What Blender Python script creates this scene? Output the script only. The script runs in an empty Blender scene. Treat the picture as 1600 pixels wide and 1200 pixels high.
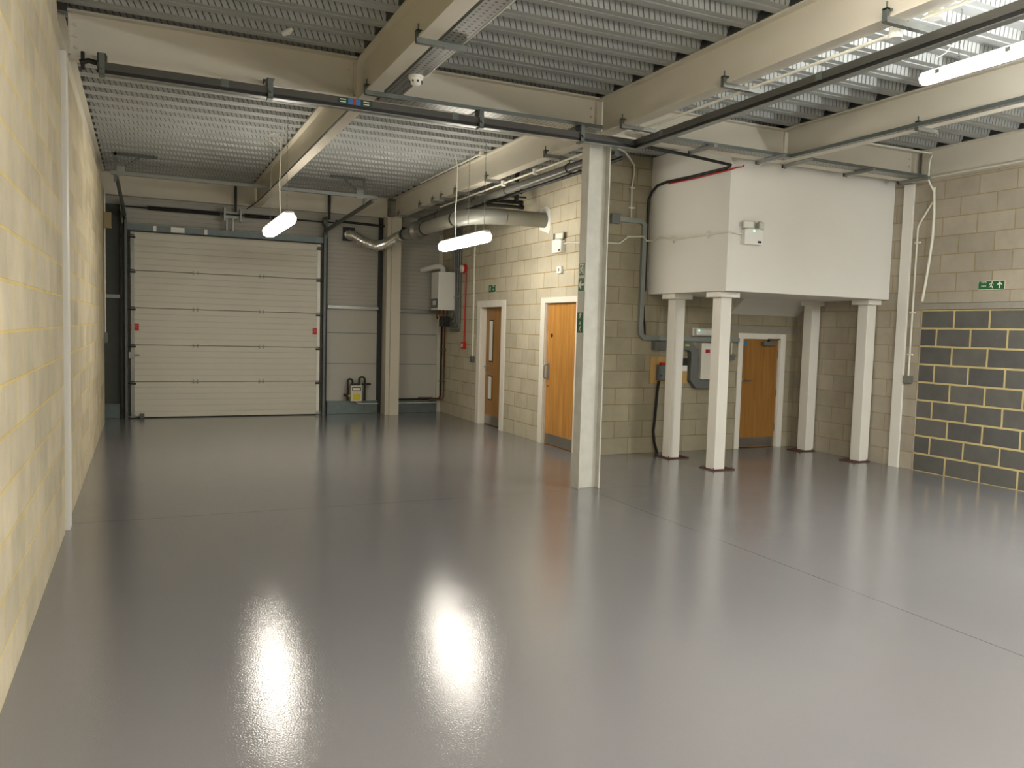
import bpy, math, random
from mathutils import Vector, Matrix
random.seed(7)
C = bpy.context.scene.collection
PI = math.pi

# ------------------------------------------------------------------ helpers
class MB:
    def __init__(s): s.v=[]; s.f=[]; s.m=[]; s.sm=[]
    def quad(s, vs, faces, mi=0, smooth=False):
        o=len(s.v); s.v+= [tuple(v) for v in vs]
        for f in faces: s.f.append([o+i for i in f]); s.m.append(mi); s.sm.append(smooth)
        return s
    def box(s, x0,x1,y0,y1,z0,z1, mi=0):
        if x0>x1: x0,x1=x1,x0
        if y0>y1: y0,y1=y1,y0
        if z0>z1: z0,z1=z1,z0
        vs=[(x,y,z) for z in (z0,z1) for y in (y0,y1) for x in (x0,x1)]
        return s.quad(vs,[(0,2,3,1),(4,5,7,6),(0,1,5,4),(2,6,7,3),(0,4,6,2),(1,3,7,5)],mi)
    def prism(s, poly, axis, a, b, mi=0):
        # poly in the two remaining axes (in x,y,z order); extruded along axis
        def P(p,t):
            if axis=='X': return (t,p[0],p[1])
            if axis=='Y': return (p[0],t,p[1])
            return (p[0],p[1],t)
        n=len(poly); vs=[P(p,a) for p in poly]+[P(p,b) for p in poly]
        fs=[tuple(range(n)),tuple(range(2*n-1,n-1,-1))]+[(i,i+n,(i+1)%n+n,(i+1)%n) for i in range(n)]
        return s.quad(vs,fs,mi)
    def tube(s, pts, r, n=10, mi=0, cap=True, smooth=True):
        pts=[Vector(p) for p in pts]; rs=r if isinstance(r,(list,tuple)) else [r]*len(pts)
        up=None; rings=[]
        for i,p in enumerate(pts):
            if i==0: d=pts[1]-pts[0]
            elif i==len(pts)-1: d=pts[-1]-pts[-2]
            else: d=(pts[i]-pts[i-1]).normalized()+(pts[i+1]-pts[i]).normalized()
            d.normalize()
            if up is None:
                up=d.orthogonal().normalized()
            else:
                up=(up-d*up.dot(d)).normalized()
            w=d.cross(up)
            rings.append([p+(up*math.cos(2*PI*k/n)+w*math.sin(2*PI*k/n))*rs[i] for k in range(n)])
        vs=[v for rg in rings for v in rg]; fs=[]
        for i in range(len(pts)-1):
            for k in range(n):
                a=i*n+k; b=i*n+(k+1)%n
                fs.append((a,b,b+n,a+n))
        s.quad(vs,fs,mi,smooth)
        if cap:
            s.quad(rings[0],[tuple(range(n-1,-1,-1))],mi); s.quad(rings[-1],[tuple(range(n))],mi)
        return s
    def cyl(s, a, b, r, n=16, mi=0, r2=None):
        return s.tube([a,b],[r,r if r2 is None else r2],n,mi)
    def ibeam(s, axis, a, b, c, z0, z1, w=.14, tf=.016, tw=.012, mi=0):
        # beam running along axis 'X' or 'Y', centred on c in the other horizontal axis
        h=w/2; t=tw/2
        poly=[(c-h,z0),(c+h,z0),(c+h,z0+tf),(c+t,z0+tf),(c+t,z1-tf),(c+h,z1-tf),(c+h,z1),(c-h,z1),(c-h,z1-tf),(c-t,z1-tf),(c-t,z0+tf),(c-h,z0+tf)]
        def P(p,tt): return (tt,p[0],p[1]) if axis=='X' else (p[0],tt,p[1])
        n=12; vs=[P(p,a) for p in poly]+[P(p,b) for p in poly]
        fs=[(0,1,2,11),(11,2,3,10),(10,3,4,9),(9,4,5,8),(8,5,6,7)]
        fs+=[tuple(i+n for i in f[::-1]) for f in fs]
        fs+=[(i,i+n,(i+1)%n+n,(i+1)%n) for i in range(n)]
        return s.quad(vs,fs,mi)

def obj(name, mb, mat, parent=None, bevel=0, seg=2, loc=None):
    me=bpy.data.meshes.new(name)
    me.from_pydata(mb.v,[],mb.f)
    mats=mat if isinstance(mat,(list,tuple)) else [mat]
    for m in mats: me.materials.append(m)
    me.polygons.foreach_set('material_index',mb.m); me.polygons.foreach_set('use_smooth',mb.sm)
    import bmesh
    bm=bmesh.new(); bm.from_mesh(me); bmesh.ops.recalc_face_normals(bm,faces=bm.faces); bm.to_mesh(me); bm.free()
    me.update()
    o=bpy.data.objects.new(name,me); C.objects.link(o)
    if parent is not None:
        o.parent=parent
        # geometry is written in world coordinates: undo the parent's location
        l=parent.get('_w') ; w=Vector(l) if l is not None else Vector((0,0,0))
        me.transform(Matrix.Translation(-w)); o['_w']=list(w)
    if bevel:
        b=o.modifiers.new('Bevel','BEVEL'); b.width=bevel; b.segments=seg; b.limit_method='ANGLE'; b.angle_limit=math.radians(50)
    return o

def objs(name, mb, mat, parent, bevel=0):
    """one part per loose piece"""
    key={}; idx=[]
    for v in mb.v:
        k=tuple(round(c,6) for c in v); idx.append(key.setdefault(k,len(key)))
    pts=list(key); par=list(range(len(pts)))
    def find(i):
        while par[i]!=i: par[i]=par[par[i]]; i=par[i]
        return i
    fs=[[idx[i] for i in f] for f in mb.f]
    for f in fs:
        for i in f[1:]: par[find(i)]=find(f[0])
    isl={}
    for k,f in enumerate(fs): isl.setdefault(find(f[0]),[]).append(k)
    out=[]
    for ks in isl.values():
        m=MB(); mp={}
        for k in ks:
            face=[]
            for i in fs[k]:
                if i not in mp: mp[i]=len(m.v); m.v.append(pts[i])
                face.append(mp[i])
            m.f.append(face); m.m.append(mb.m[k]); m.sm.append(mb.sm[k])
        out.append(obj(name,m,mat,parent,bevel))
    return out

def tag(o,label,cat,group=None):
    o['label']=label; o['category']=cat
    if group: o['group']=group
    return o

def thing(name,label,cat,loc,group=None):
    o=bpy.data.objects.new(name,None); C.objects.link(o); o.location=loc; o['_w']=list(loc)
    o.empty_display_size=.1
    return tag(o,label,cat,group)

def struct(name,mb,mat,parent=None,bevel=0):
    o=obj(name,mb,mat,parent,bevel)
    if parent is None: o['kind']='structure'
    return o

def text(name, body, size, loc, face, mat, parent):
    cu=bpy.data.curves.new(name,'FONT'); cu.body=body; cu.size=size; cu.extrude=.0006; cu.align_x='CENTER'; cu.align_y='CENTER'
    t=bpy.data.objects.new(name+'_c',cu); C.objects.link(t)
    dg=bpy.context.evaluated_depsgraph_get(); dg.update()
    me=bpy.data.meshes.new_from_object(t.evaluated_get(dg)); bpy.data.objects.remove(t)
    if face=='-X': R=Matrix(((0,0,-1),(-1,0,0),(0,1,0))).to_4x4()
    else: R=Matrix(((1,0,0),(0,0,-1),(0,1,0))).to_4x4()
    me.transform(Matrix.Translation(Vector(loc))@R)
    me.materials.clear(); me.materials.append(mat)
    o=bpy.data.objects.new(name,me); C.objects.link(o)
    if parent is not None:
        o.parent=parent; w=Vector(parent.get('_w',(0,0,0))); me.transform(Matrix.Translation(-w))
    return o

# ------------------------------------------------------------------ materials
def new(name):
    m=bpy.data.materials.new(name); m.use_nodes=True; nt=m.node_tree
    b=nt.nodes['Principled BSDF']; return m,nt,b
def lin(c): return tuple((x/12.92 if x<=.04045 else ((x+.055)/1.055)**2.4) for x in c)
def rgb(r,g,b): return lin((r/255,g/255,b/255))+(1,)
def N(nt,t,**k):
    n=nt.nodes.new(t)
    for a,v in k.items(): setattr(n,a,v)
    return n
def paint(name,col,rough=.5,metal=0,var=.06,bump=.0,scale=8,bscale=60,spec=.5,emit=0):
    m,nt,b=new(name); L=nt.links.new
    tc=N(nt,'ShaderNodeTexCoord'); no=N(nt,'ShaderNodeTexNoise'); no.inputs['Scale'].default_value=scale; no.inputs['Detail'].default_value=5
    L(tc.outputs['Object'],no.inputs['Vector'])
    mx=N(nt,'ShaderNodeMix',data_type='RGBA'); mx.inputs[6].default_value=tuple(c*(1-var) for c in col[:3])+(1,); mx.inputs[7].default_value=tuple(min(1,c*(1+var)) for c in col[:3])+(1,)
    L(no.outputs['Fac'],mx.inputs[0]); L(mx.outputs[2],b.inputs['Base Color'])
    b.inputs['Roughness'].default_value=rough; b.inputs['Metallic'].default_value=metal; b.inputs['Specular IOR Level'].default_value=spec
    if bump:
        n2=N(nt,'ShaderNodeTexNoise'); n2.inputs['Scale'].default_value=bscale; n2.inputs['Detail'].default_value=4
        L(tc.outputs['Object'],n2.inputs['Vector']); bp=N(nt,'ShaderNodeBump'); bp.inputs['Strength'].default_value=bump; bp.inputs['Distance'].default_value=.01
        L(n2.outputs['Fac'],bp.inputs['Height']); L(bp.outputs[0],b.inputs['Normal'])
    return m
def glow(name,col,strength):
    m,nt,b=new(name); b.inputs['Base Color'].default_value=(.9,.9,.9,1)
    b.inputs['Emission Color'].default_value=tuple(col)+(1,); b.inputs['Emission Strength'].default_value=strength
    return m
def blocks(name, axis, shift, c1, c2, mortar, msize=.006, var=.10, zshift=0):
    """Fair-faced 440x215 concrete blockwork; axis = horizontal world axis of the wall."""
    m,nt,b=new(name); L=nt.links.new
    tc=N(nt,'ShaderNodeTexCoord'); sp=N(nt,'ShaderNodeSeparateXYZ'); L(tc.outputs['Object'],sp.inputs[0])
    ad=N(nt,'ShaderNodeMath',operation='ADD'); L(sp.outputs[axis],ad.inputs[0]); ad.inputs[1].default_value=shift+90
    az=N(nt,'ShaderNodeMath',operation='ADD'); L(sp.outputs['Z'],az.inputs[0]); az.inputs[1].default_value=zshift
    cb=N(nt,'ShaderNodeCombineXYZ'); L(ad.outputs[0],cb.inputs[0]); L(az.outputs[0],cb.inputs[1])
    # slight wobble of the joints
    nw=N(nt,'ShaderNodeTexNoise'); nw.inputs['Scale'].default_value=7; nw.inputs['Detail'].default_value=3; L(tc.outputs['Object'],nw.inputs['Vector'])
    vs=N(nt,'ShaderNodeVectorMath',operation='MULTIPLY_ADD'); L(nw.outputs['Color'],vs.inputs[0]); vs.inputs[1].default_value=(.008,.008,0); L(cb.outputs[0],vs.inputs[2])
    br=N(nt,'ShaderNodeTexBrick'); br.offset=.5; br.offset_frequency=2; br.squash=1
    L(vs.outputs[0],br.inputs['Vector']); br.inputs['Scale'].default_value=1; br.inputs['Brick Width'].default_value=.45; br.inputs['Row Height'].default_value=.225
    br.inputs['Mortar Size'].default_value=msize; br.inputs['Mortar Smooth'].default_value=.25; br.inputs['Bias'].default_value=0
    br.inputs['Color1'].default_value=c1; br.inputs['Color2'].default_value=c2; br.inputs['Mortar'].default_value=mortar
    no=N(nt,'ShaderNodeTexNoise'); no.inputs['Scale'].default_value=3.1; no.inputs['Detail'].default_value=8; no.inputs['Roughness'].default_value=.65; L(tc.outputs['Object'],no.inputs['Vector'])
    mr=N(nt,'ShaderNodeMapRange'); L(no.outputs['Fac'],mr.inputs[0]); mr.inputs[1].default_value=.3; mr.inputs[2].default_value=.7; mr.inputs[3].default_value=1-var; mr.inputs[4].default_value=1+var
    mu=N(nt,'ShaderNodeVectorMath',operation='SCALE'); L(br.outputs['Color'],mu.inputs[0]); L(mr.outputs[0],mu.inputs['Scale'])
    L(mu.outputs[0],b.inputs['Base Color']); b.inputs['Roughness'].default_value=.85; b.inputs['Specular IOR Level'].default_value=.25
    nf=N(nt,'ShaderNodeTexNoise'); nf.inputs['Scale'].default_value=90; nf.inputs['Detail'].default_value=5; L(tc.outputs['Object'],nf.inputs['Vector'])
    inv=N(nt,'ShaderNodeMath',operation='MULTIPLY_ADD'); L(br.outputs['Fac'],inv.inputs[0]); inv.inputs[1].default_value=-1.0; 
    sc=N(nt,'ShaderNodeMath',operation='MULTIPLY'); L(nf.outputs['Fac'],sc.inputs[0]); sc.inputs[1].default_value=.35; L(sc.outputs[0],inv.inputs[2])
    bp=N(nt,'ShaderNodeBump'); bp.inputs['Strength'].default_value=.55; bp.inputs['Distance'].default_value=.008; L(inv.outputs[0],bp.inputs['Height']); L(bp.outputs[0],b.inputs['Normal'])
    return m
def wood(name,c1,c2,axis='Y',rough=.35):
    m,nt,b=new(name); L=nt.links.new
    tc=N(nt,'ShaderNodeTexCoord'); mp=N(nt,'ShaderNodeMapping'); L(tc.outputs['Object'],mp.inputs[0]); mp.inputs['Scale'].default_value=(9,9,.55)
    no=N(nt,'ShaderNodeTexNoise'); no.inputs['Scale'].default_value=2.6; no.inputs['Detail'].default_value=7; no.inputs['Distortion'].default_value=.5; L(mp.outputs[0],no.inputs['Vector'])
    cr=N(nt,'ShaderNodeValToRGB'); cr.color_ramp.elements[0].position=.35; cr.color_ramp.elements[1].position=.68; cr.color_ramp.elements[0].color=c1; cr.color_ramp.elements[1].color=c2
    L(no.outputs['Fac'],cr.inputs[0]); L(cr.outputs[0],b.inputs['Base Color']); b.inputs['Roughness'].default_value=rough
    return m
def ribbed(name,col,pitch,depth,rough=.5,big=0,var=.05,width=.12):
    """sheet steel pressed with thin horizontal grooves (period = pitch)"""
    m,nt,b=new(name); L=nt.links.new
    tc=N(nt,'ShaderNodeTexCoord'); sp=N(nt,'ShaderNodeSeparateXYZ'); L(tc.outputs['Object'],sp.inputs[0])
    md=N(nt,'ShaderNodeMath',operation='PINGPONG'); L(sp.outputs['Z'],md.inputs[0]); md.inputs[1].default_value=pitch/2
    mr=N(nt,'ShaderNodeMapRange'); L(md.outputs[0],mr.inputs[0]); mr.inputs[1].default_value=0; mr.inputs[2].default_value=pitch*width; mr.inputs[3].default_value=0; mr.inputs[4].default_value=1
    bp=N(nt,'ShaderNodeBump'); bp.inputs['Strength'].default_value=1; bp.inputs['Distance'].default_value=depth; L(mr.outputs[0],bp.inputs['Height']); L(bp.outputs[0],b.inputs['Normal'])
    no=N(nt,'ShaderNodeTexNoise'); no.inputs['Scale'].default_value=2; no.inputs['Detail'].default_value=6; L(tc.outputs['Object'],no.inputs['Vector'])
    mx=N(nt,'ShaderNodeMix',data_type='RGBA'); mx.inputs[6].default_value=tuple(c*(1-var) for c in col[:3])+(1,); mx.inputs[7].default_value=tuple(c*(1+var) for c in col[:3])+(1,)
    L(no.outputs['Fac'],mx.inputs[0])
    # the groove itself is a darker tone
    m2=N(nt,'ShaderNodeMix',data_type='RGBA'); L(mr.outputs[0],m2.inputs[0]); m2.inputs[6].default_value=tuple(c*.78 for c in col[:3])+(1,); L(mx.outputs[2],m2.inputs[7])
    L(m2.outputs[2],b.inputs['Base Color']); b.inputs['Roughness'].default_value=rough
    return m

def floor_mat():
    m,nt,b=new('floor_epoxy'); L=nt.links.new
    tc=N(nt,'ShaderNodeTexCoord')
    no=N(nt,'ShaderNodeTexNoise'); no.inputs['Scale'].default_value=.8; no.inputs['Detail'].default_value=6; L(tc.outputs['Object'],no.inputs['Vector'])
    mx=N(nt,'ShaderNodeMix',data_type='RGBA'); mx.inputs[6].default_value=rgb(116,115,116); mx.inputs[7].default_value=rgb(123,122,123); L(no.outputs['Fac'],mx.inputs[0])
    sp=N(nt,'ShaderNodeSeparateXYZ'); L(tc.outputs['Object'],sp.inputs[0])
    # saw-cut joints: along X at y=7.18 and along Y at x=4.21 (front part only)
    def cut(sock,c,w):
        a=N(nt,'ShaderNodeMath',operation='SUBTRACT'); L(sock,a.inputs[0]); a.inputs[1].default_value=c
        a2=N(nt,'ShaderNodeMath',operation='ABSOLUTE'); L(a.outputs[0],a2.inputs[0])
        l=N(nt,'ShaderNodeMath',operation='LESS_THAN'); L(a2.outputs[0],l.inputs[0]); l.inputs[1].default_value=w; return l
    c1=cut(sp.outputs['Y'],7.18,.005); c2=cut(sp.outputs['X'],4.21,.003)
    g=N(nt,'ShaderNodeMath',operation='LESS_THAN'); L(sp.outputs['Y'],g.inputs[0]); g.inputs[1].default_value=7.2
    c2b=N(nt,'ShaderNodeMath',operation='MULTIPLY'); L(c2.outputs[0],c2b.inputs[0]); L(g.outputs[0],c2b.inputs[1])
    mxm=N(nt,'ShaderNodeMath',operation='MAXIMUM'); L(c1.outputs[0],mxm.inputs[0]); L(c2b.outputs[0],mxm.inputs[1])
    m2=N(nt,'ShaderNodeMix',data_type='RGBA'); L(mxm.outputs[0],m2.inputs[0]); L(mx.outputs[2],m2.inputs[6]); m2.inputs[7].default_value=rgb(52,50,48)
    L(m2.outputs[2],b.inputs['Base Color'])
    n2=N(nt,'ShaderNodeTexNoise'); n2.inputs['Scale'].default_value=120; n2.inputs['Detail'].default_value=2; L(tc.outputs['Object'],n2.inputs['Vector'])
    n3=N(nt,'ShaderNodeTexNoise'); n3.inputs['Scale'].default_value=3.0; n3.inputs['Detail'].default_value=3; L(tc.outputs['Object'],n3.inputs['Vector'])
    ad=N(nt,'ShaderNodeMath',operation='MULTIPLY_ADD'); L(n3.outputs['Fac'],ad.inputs[0]); ad.inputs[1].default_value=1.5; L(n2.outputs['Fac'],ad.inputs[2])
    sb=N(nt,'ShaderNodeMath',operation='MULTIPLY_ADD'); L(mxm.outputs[0],sb.inputs[0]); sb.inputs[1].default_value=-4; L(ad.outputs[0],sb.inputs[2])
    bp=N(nt,'ShaderNodeBump'); bp.inputs['Strength'].default_value=.22; bp.inputs['Distance'].default_value=.003; L(sb.outputs[0],bp.inputs['Height']); L(bp.outputs[0],b.inputs['Normal'])
    rr=N(nt,'ShaderNodeMapRange'); L(no.outputs['Fac'],rr.inputs[0]); rr.inputs[3].default_value=.085; rr.inputs[4].default_value=.12; L(rr.outputs[0],b.inputs['Roughness'])
    b.inputs['IOR'].default_value=1.75
    return m

def deck_mat(web=False):
    m,nt,b=new('galvanised_deck_web' if web else 'galvanised_deck'); L=nt.links.new
    tc=N(nt,'ShaderNodeTexCoord')
    no=N(nt,'ShaderNodeTexNoise'); no.inputs['Scale'].default_value=2.5; no.inputs['Detail'].default_value=7; L(tc.outputs['Object'],no.inputs['Vector'])
    mx=N(nt,'ShaderNodeMix',data_type='RGBA'); mx.inputs[6].default_value=rgb(156,159,157); mx.inputs[7].default_value=rgb(178,181,178); L(no.outputs['Fac'],mx.inputs[0])
    L(mx.outputs[2],b.inputs['Base Color']); b.inputs['Metallic'].default_value=.4; b.inputs['Roughness'].default_value=.52
    if web:
        # rolled-in slanted dimples that key the slab
        sp=N(nt,'ShaderNodeSeparateXYZ'); L(tc.outputs['Object'],sp.inputs[0])
        k=N(nt,'ShaderNodeMath',operation='MULTIPLY_ADD'); L(sp.outputs['Z'],k.inputs[0]); k.inputs[1].default_value=.55; L(sp.outputs['X'],k.inputs[2])
        md=N(nt,'ShaderNodeMath',operation='PINGPONG'); L(k.outputs[0],md.inputs[0]); md.inputs[1].default_value=.0245
        mr=N(nt,'ShaderNodeMapRange'); L(md.outputs[0],mr.inputs[0]); mr.inputs[1].default_value=.0025; mr.inputs[2].default_value=.006
        m2=N(nt,'ShaderNodeMix',data_type='RGBA'); L(mr.outputs[0],m2.inputs[0]); m2.inputs[6].default_value=rgb(104,104,100); L(mx.outputs[2],m2.inputs[7]); L(m2.outputs[2],b.inputs['Base Color'])
        bp=N(nt,'ShaderNodeBump'); bp.inputs['Strength'].default_value=1; bp.inputs['Distance'].default_value=.006; L(mr.outputs[0],bp.inputs['Height']); L(bp.outputs[0],b.inputs['Normal'])
    return m

def perforated(name):
    """galvanised tray steel with rows of small slots"""
    m,nt,b=new(name); L=nt.links.new
    tc=N(nt,'ShaderNodeTexCoord'); sp=N(nt,'ShaderNodeSeparateXYZ'); L(tc.outputs['Object'],sp.inputs[0])
    def band(s,p,w):
        a=N(nt,'ShaderNodeMath',operation='PINGPONG'); L(sp.outputs[s],a.inputs[0]); a.inputs[1].default_value=p/2
        l=N(nt,'ShaderNodeMath',operation='LESS_THAN'); L(a.outputs[0],l.inputs[0]); l.inputs[1].default_value=w/2; return l
    a=band('X',.05,.018); c=band('Y',.05,.018)
    mu=N(nt,'ShaderNodeMath',operation='MULTIPLY'); L(a.outputs[0],mu.inputs[0]); L(c.outputs[0],mu.inputs[1])
    mx=N(nt,'ShaderNodeMix',data_type='RGBA'); L(mu.outputs[0],mx.inputs[0]); mx.inputs[6].default_value=rgb(150,150,145); mx.inputs[7].default_value=rgb(35,35,33)
    L(mx.outputs[2],b.inputs['Base Color']); b.inputs['Metallic'].default_value=.6; b.inputs['Roughness'].default_value=.38
    return m

CREAM=paint('cream_steel_paint',rgb(206,200,184),.45,var=.04,scale=3)
WHITE=paint('white_gloss_paint',rgb(228,225,215),.4,var=.03,scale=4,bump=.05)
PLASTER=paint('white_plasterboard',rgb(226,224,216),.75,var=.025,scale=2.5,bump=.08,bscale=25)
COLPAINT=paint('worn_column_paint',rgb(202,201,190),.55,var=.2,scale=7,bump=.08)
FRAMEW=paint('white_door_frame_paint',rgb(228,224,212),.35,var=.02)
GALV=paint('galvanised_steel',rgb(150,152,148),.38,.75,var=.12,scale=14)
GALVD=paint('dull_galvanised_steel',rgb(104,110,106),.5,.5,var=.2,scale=10)
KERB=paint('galvanised_kerb',rgb(108,120,120),.45,.5,var=.25,scale=9)
TRUNK=paint('dark_grey_trunking',rgb(84,83,78),.38,.4,var=.08)
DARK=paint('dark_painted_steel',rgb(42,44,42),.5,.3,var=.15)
BLACK=paint('black_rubber',rgb(18,18,18),.5,var=.1)
SIGNB=paint('photoluminescent_sign_white',rgb(226,228,205),.5,var=.02)
GREENS=paint('safety_green',rgb(18,92,52),.4,var=.03)
RED=paint('alarm_red',rgb(186,26,22),.35,var=.04)
REDST=paint('red_sticker',rgb(190,42,36),.5,var=.04)
BLUE=paint('blue_label',rgb(42,120,178),.5,var=.03)
PLASTW=paint('white_plastic',rgb(232,232,226),.35,var=.02)
PVC=paint('cream_pvc_conduit',rgb(222,220,205),.35,var=.03)
GREYP=paint('grey_pvc',rgb(112,112,104),.4,var=.06)
GREYPD=paint('dark_grey_pvc',rgb(86,86,80),.4,var=.08)
DUCT=paint('grey_duct',rgb(122,120,108),.42,var=.06)
FOIL=paint('aluminium_flex',rgb(214,212,204),.22,.75,var=.1)
STEEL=paint('brushed_steel',rgb(170,168,162),.3,.9,var=.05)
COPPER=paint('tarnished_copper',rgb(120,78,50),.4,.6,var=.15)
PLY=paint('yellow_plywood',rgb(190,156,96),.7,var=.12,scale=6)
TIMB=paint('rough_timber',rgb(120,84,52),.8,var=.2,scale=10)
BOXBEI=paint('beige_box',rgb(146,130,96),.6,var=.05)
TRGREY=paint('grey_steel_trunking',rgb(112,116,114),.42,.25,var=.05)
CLUTTER=paint('yellow_label',rgb(206,196,52),.5,var=.05)
CONC=paint('concrete_lintel',rgb(150,145,132),.85,var=.15,scale=12,bump=.3)
RUST=paint('rusty_plate',rgb(84,50,38),.8,.2,var=.3,scale=30)
WALLC1=rgb(192,185,163); WALLC2=rgb(180,173,152); MORT=rgb(158,136,88)
BLK_L=blocks('blockwork_left','Y',.10,rgb(196,186,160),rgb(176,167,144),rgb(204,182,120),.008,.13)
BLK_D=blocks('blockwork_office','Y',-11.336-.225+.0,WALLC1,WALLC2,MORT)
BLK_E=blocks('blockwork_rear_shaded','X',-5.757+.0,rgb(166,157,134),rgb(152,144,122),rgb(138,124,92))  # same blocks as the office wall, shade painted in as darker tones
BLK_F=blocks('blockwork_right','Y',-6.62-.225,rgb(172,162,144),rgb(158,150,134),rgb(150,134,102))
INFILL=blocks('blockwork_dark_infill','Y',-6.62-.225,rgb(104,102,96),rgb(88,87,84),rgb(198,180,126),.013,.14)
BLK_B=blocks('blockwork_front','X',0,WALLC1,WALLC2,MORT)
CLAD=ribbed('white_liner_cladding',rgb(176,174,164),.075,.0015,.45,width=.10)
CLADP=paint('plain_liner_cladding',rgb(180,178,168),.45,var=.03)
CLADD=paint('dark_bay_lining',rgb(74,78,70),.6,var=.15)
DOORP=ribbed('door_panel_cream',rgb(206,203,188),.1015,.0016,.42,width=.08)
OAK1=wood('oak_veneer_dark',rgb(140,96,42),rgb(158,114,56))
OAK2=wood('oak_veneer_light',rgb(176,120,50),rgb(202,148,76))
FLOOR=floor_mat(); DECK=deck_mat(); DECKW=deck_mat(True); PERF=perforated('perforated_tray_steel')
LAMPW=glow('warm_diffuser',(1,.93,.815),11.5)
FILLN=glow('neutral_fill_diffuser',(1,.95,.88),32)
FILLM=glow('warm_white_fill_diffuser',(1,.945,.86),24)
FILLC=glow('cool_fill_diffuser',(.98,.99,.97),56)
LAMPT=glow('tube_diffuser',(.99,.99,.96),13)
LEDG=glow('green_led',(.15,1,.5),1.0)
SLAB=paint('concrete_slab',rgb(120,118,112),.9)
HEADG=paint('lamp_head_grey',rgb(176,174,162),.4,var=.04)
HEADT=paint('light_galvanised_trunking',rgb(146,152,148),.42,.3,var=.08,scale=12)
GLASS=paint('pale_vision_glass',rgb(226,226,214),.12,var=.02)

# ------------------------------------------------------------------ camera
cam=bpy.data.cameras.new('camera'); co=bpy.data.objects.new('camera',cam); C.objects.link(co)
cam.sensor_width=36; cam.lens=28.2475
co.matrix_world=Matrix.Translation((0,0,1.6440))@Matrix([[0.908593, 0.003377, -0.417668], [-0.41677, 0.073363, -0.906047], [0.027582, 0.9973, 0.068065]]).to_4x4()
cam.clip_end=60; cam.clip_start=.05
bpy.context.scene.camera=co

DK=3.98; ZB=3.62       # deck underside, beam underside
XL=-.54; XD=5.272; YE=9.17; XF=8.885; YB=14.8; YFR=-4.5

# ------------------------------------------------------------------ shell
struct('floor',MB().box(-1.3,9.3,YFR-.2,15.2,-.2,0),FLOOR)
# corrugated steel deck (ceiling)
mb=MB(); P=.3345; y=YFR-.1-.02
ph=6.93-.055; k0=math.floor((y-ph)/P); x0,x1=-1.0,9.1
prof=[]
k=k0
while ph+k*P<15.1:
    a=ph+k*P   # start of trough (pan) for this rib
    prof+=[(a,DK,0),(a+.06,DK,0),(a+.065,DK+.006,0),(a+.075,DK+.006,0),(a+.08,DK,0),(a+.15,DK,0),(a+.172,DK+.062,0),(a+.302,DK+.062,1)]
    k+=1
for i in range(len(prof)-1):
    a,b=prof[i],prof[i+1]
    mb.quad([(x0,a[0],a[1]),(x1,a[0],a[1]),(x1,b[0],b[1]),(x0,b[0],b[1])],[(0,1,2,3)],a[2])
mb.box(x0,x1,YFR-.2,15.2,DK+.085,DK+.25,2)
for bx in (1.79,4.245,6.63,8.80,-.60):      # dark blocks painting in the shaded voids where ribs cross the beams
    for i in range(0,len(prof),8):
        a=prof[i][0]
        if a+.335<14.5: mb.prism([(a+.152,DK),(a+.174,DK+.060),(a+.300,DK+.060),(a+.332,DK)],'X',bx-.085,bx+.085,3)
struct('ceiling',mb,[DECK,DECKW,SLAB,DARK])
# left wall, near and far part with the steel column between them
mb=MB().prism([(YFR,0),(6.905,0),(6.905,3.5),(6.60,3.9),(6.60,DK),(YFR,DK)],'X',XL-.2,XL)
mb.box(XL-.2,XL,7.15,14.02,0,ZB)
struct('wall_left',mb,BLK_L)
mb=MB().box(XL-.7,XL-.2,YFR,15.2,0,DK); struct('wall_left_backing',mb,DARK)
# office side wall with two door openings
mb=MB()
for a,b,z0,z1 in ((9.17,9.42,0,DK),(9.42,10.35,2.04,DK),(10.35,11.87,0,DK),(11.87,12.78,2.02,DK),(12.78,YB,0,DK)): mb.box(XD,XD+.2,a,b,z0,z1)
struct('wall_office',mb,BLK_D)
mb=MB()
for a,b,z0,z1 in ((XD+.2,7.87,0,DK),(7.87,8.58,1.61,DK),(8.58,XF,0,DK)): mb.box(a,b,YE,YE+.2,z0,z1)
struct('wall_rear',mb,BLK_E)
# right wall around the infilled opening
IY1=7.06; IY0=2.9
mb=MB(); mb.box(XF,XF+.2,YFR,IY0,0,DK).box(XF,XF+.2,IY0,IY1,2.11,DK).box(XF,XF+.2,IY1,9.37,0,DK)
struct('wall_right',mb,BLK_F)
struct('wall_right_infill',MB().box(XF+.012,XF+.2,IY0,IY1,0,2.025),INFILL)
struct('trim_1',MB().box(XF-.004,XF+.2,IY0-.15,7.15,2.03,2.105),CONC)   # concrete lintel over infill
struct('wall_front',MB().box(-1.3,9.3,YFR-.2,YFR,0,DK),BLK_B)
# back wall: liner cladding
mb=MB().box(-1.3,5.5,YB,YB+.15,1.95,DK,0).box(-1.3,5.5,YB,YB+.15,0,1.95,1)
struct('wall_back',mb,[CLAD,CLADP])
mb=MB()
for z in (1.49,.92): mb.box(2.96,5.2,YB-.004,YB+.01,z-.006,z+.006)
struct('trim_2',mb,GALVD)
# dark bay left of the loading door, galvanised rails and kerbs
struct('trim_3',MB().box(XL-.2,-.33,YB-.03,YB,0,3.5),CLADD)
struct('trim_4',MB().box(XD-.09,XD-.004,YB-.05,YB-.002,0,3.4),CREAM)
struct('trim_5',MB().box(7.66,8.86,YE-.003,YE+.01,1.69,1.79),CONC)

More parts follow.
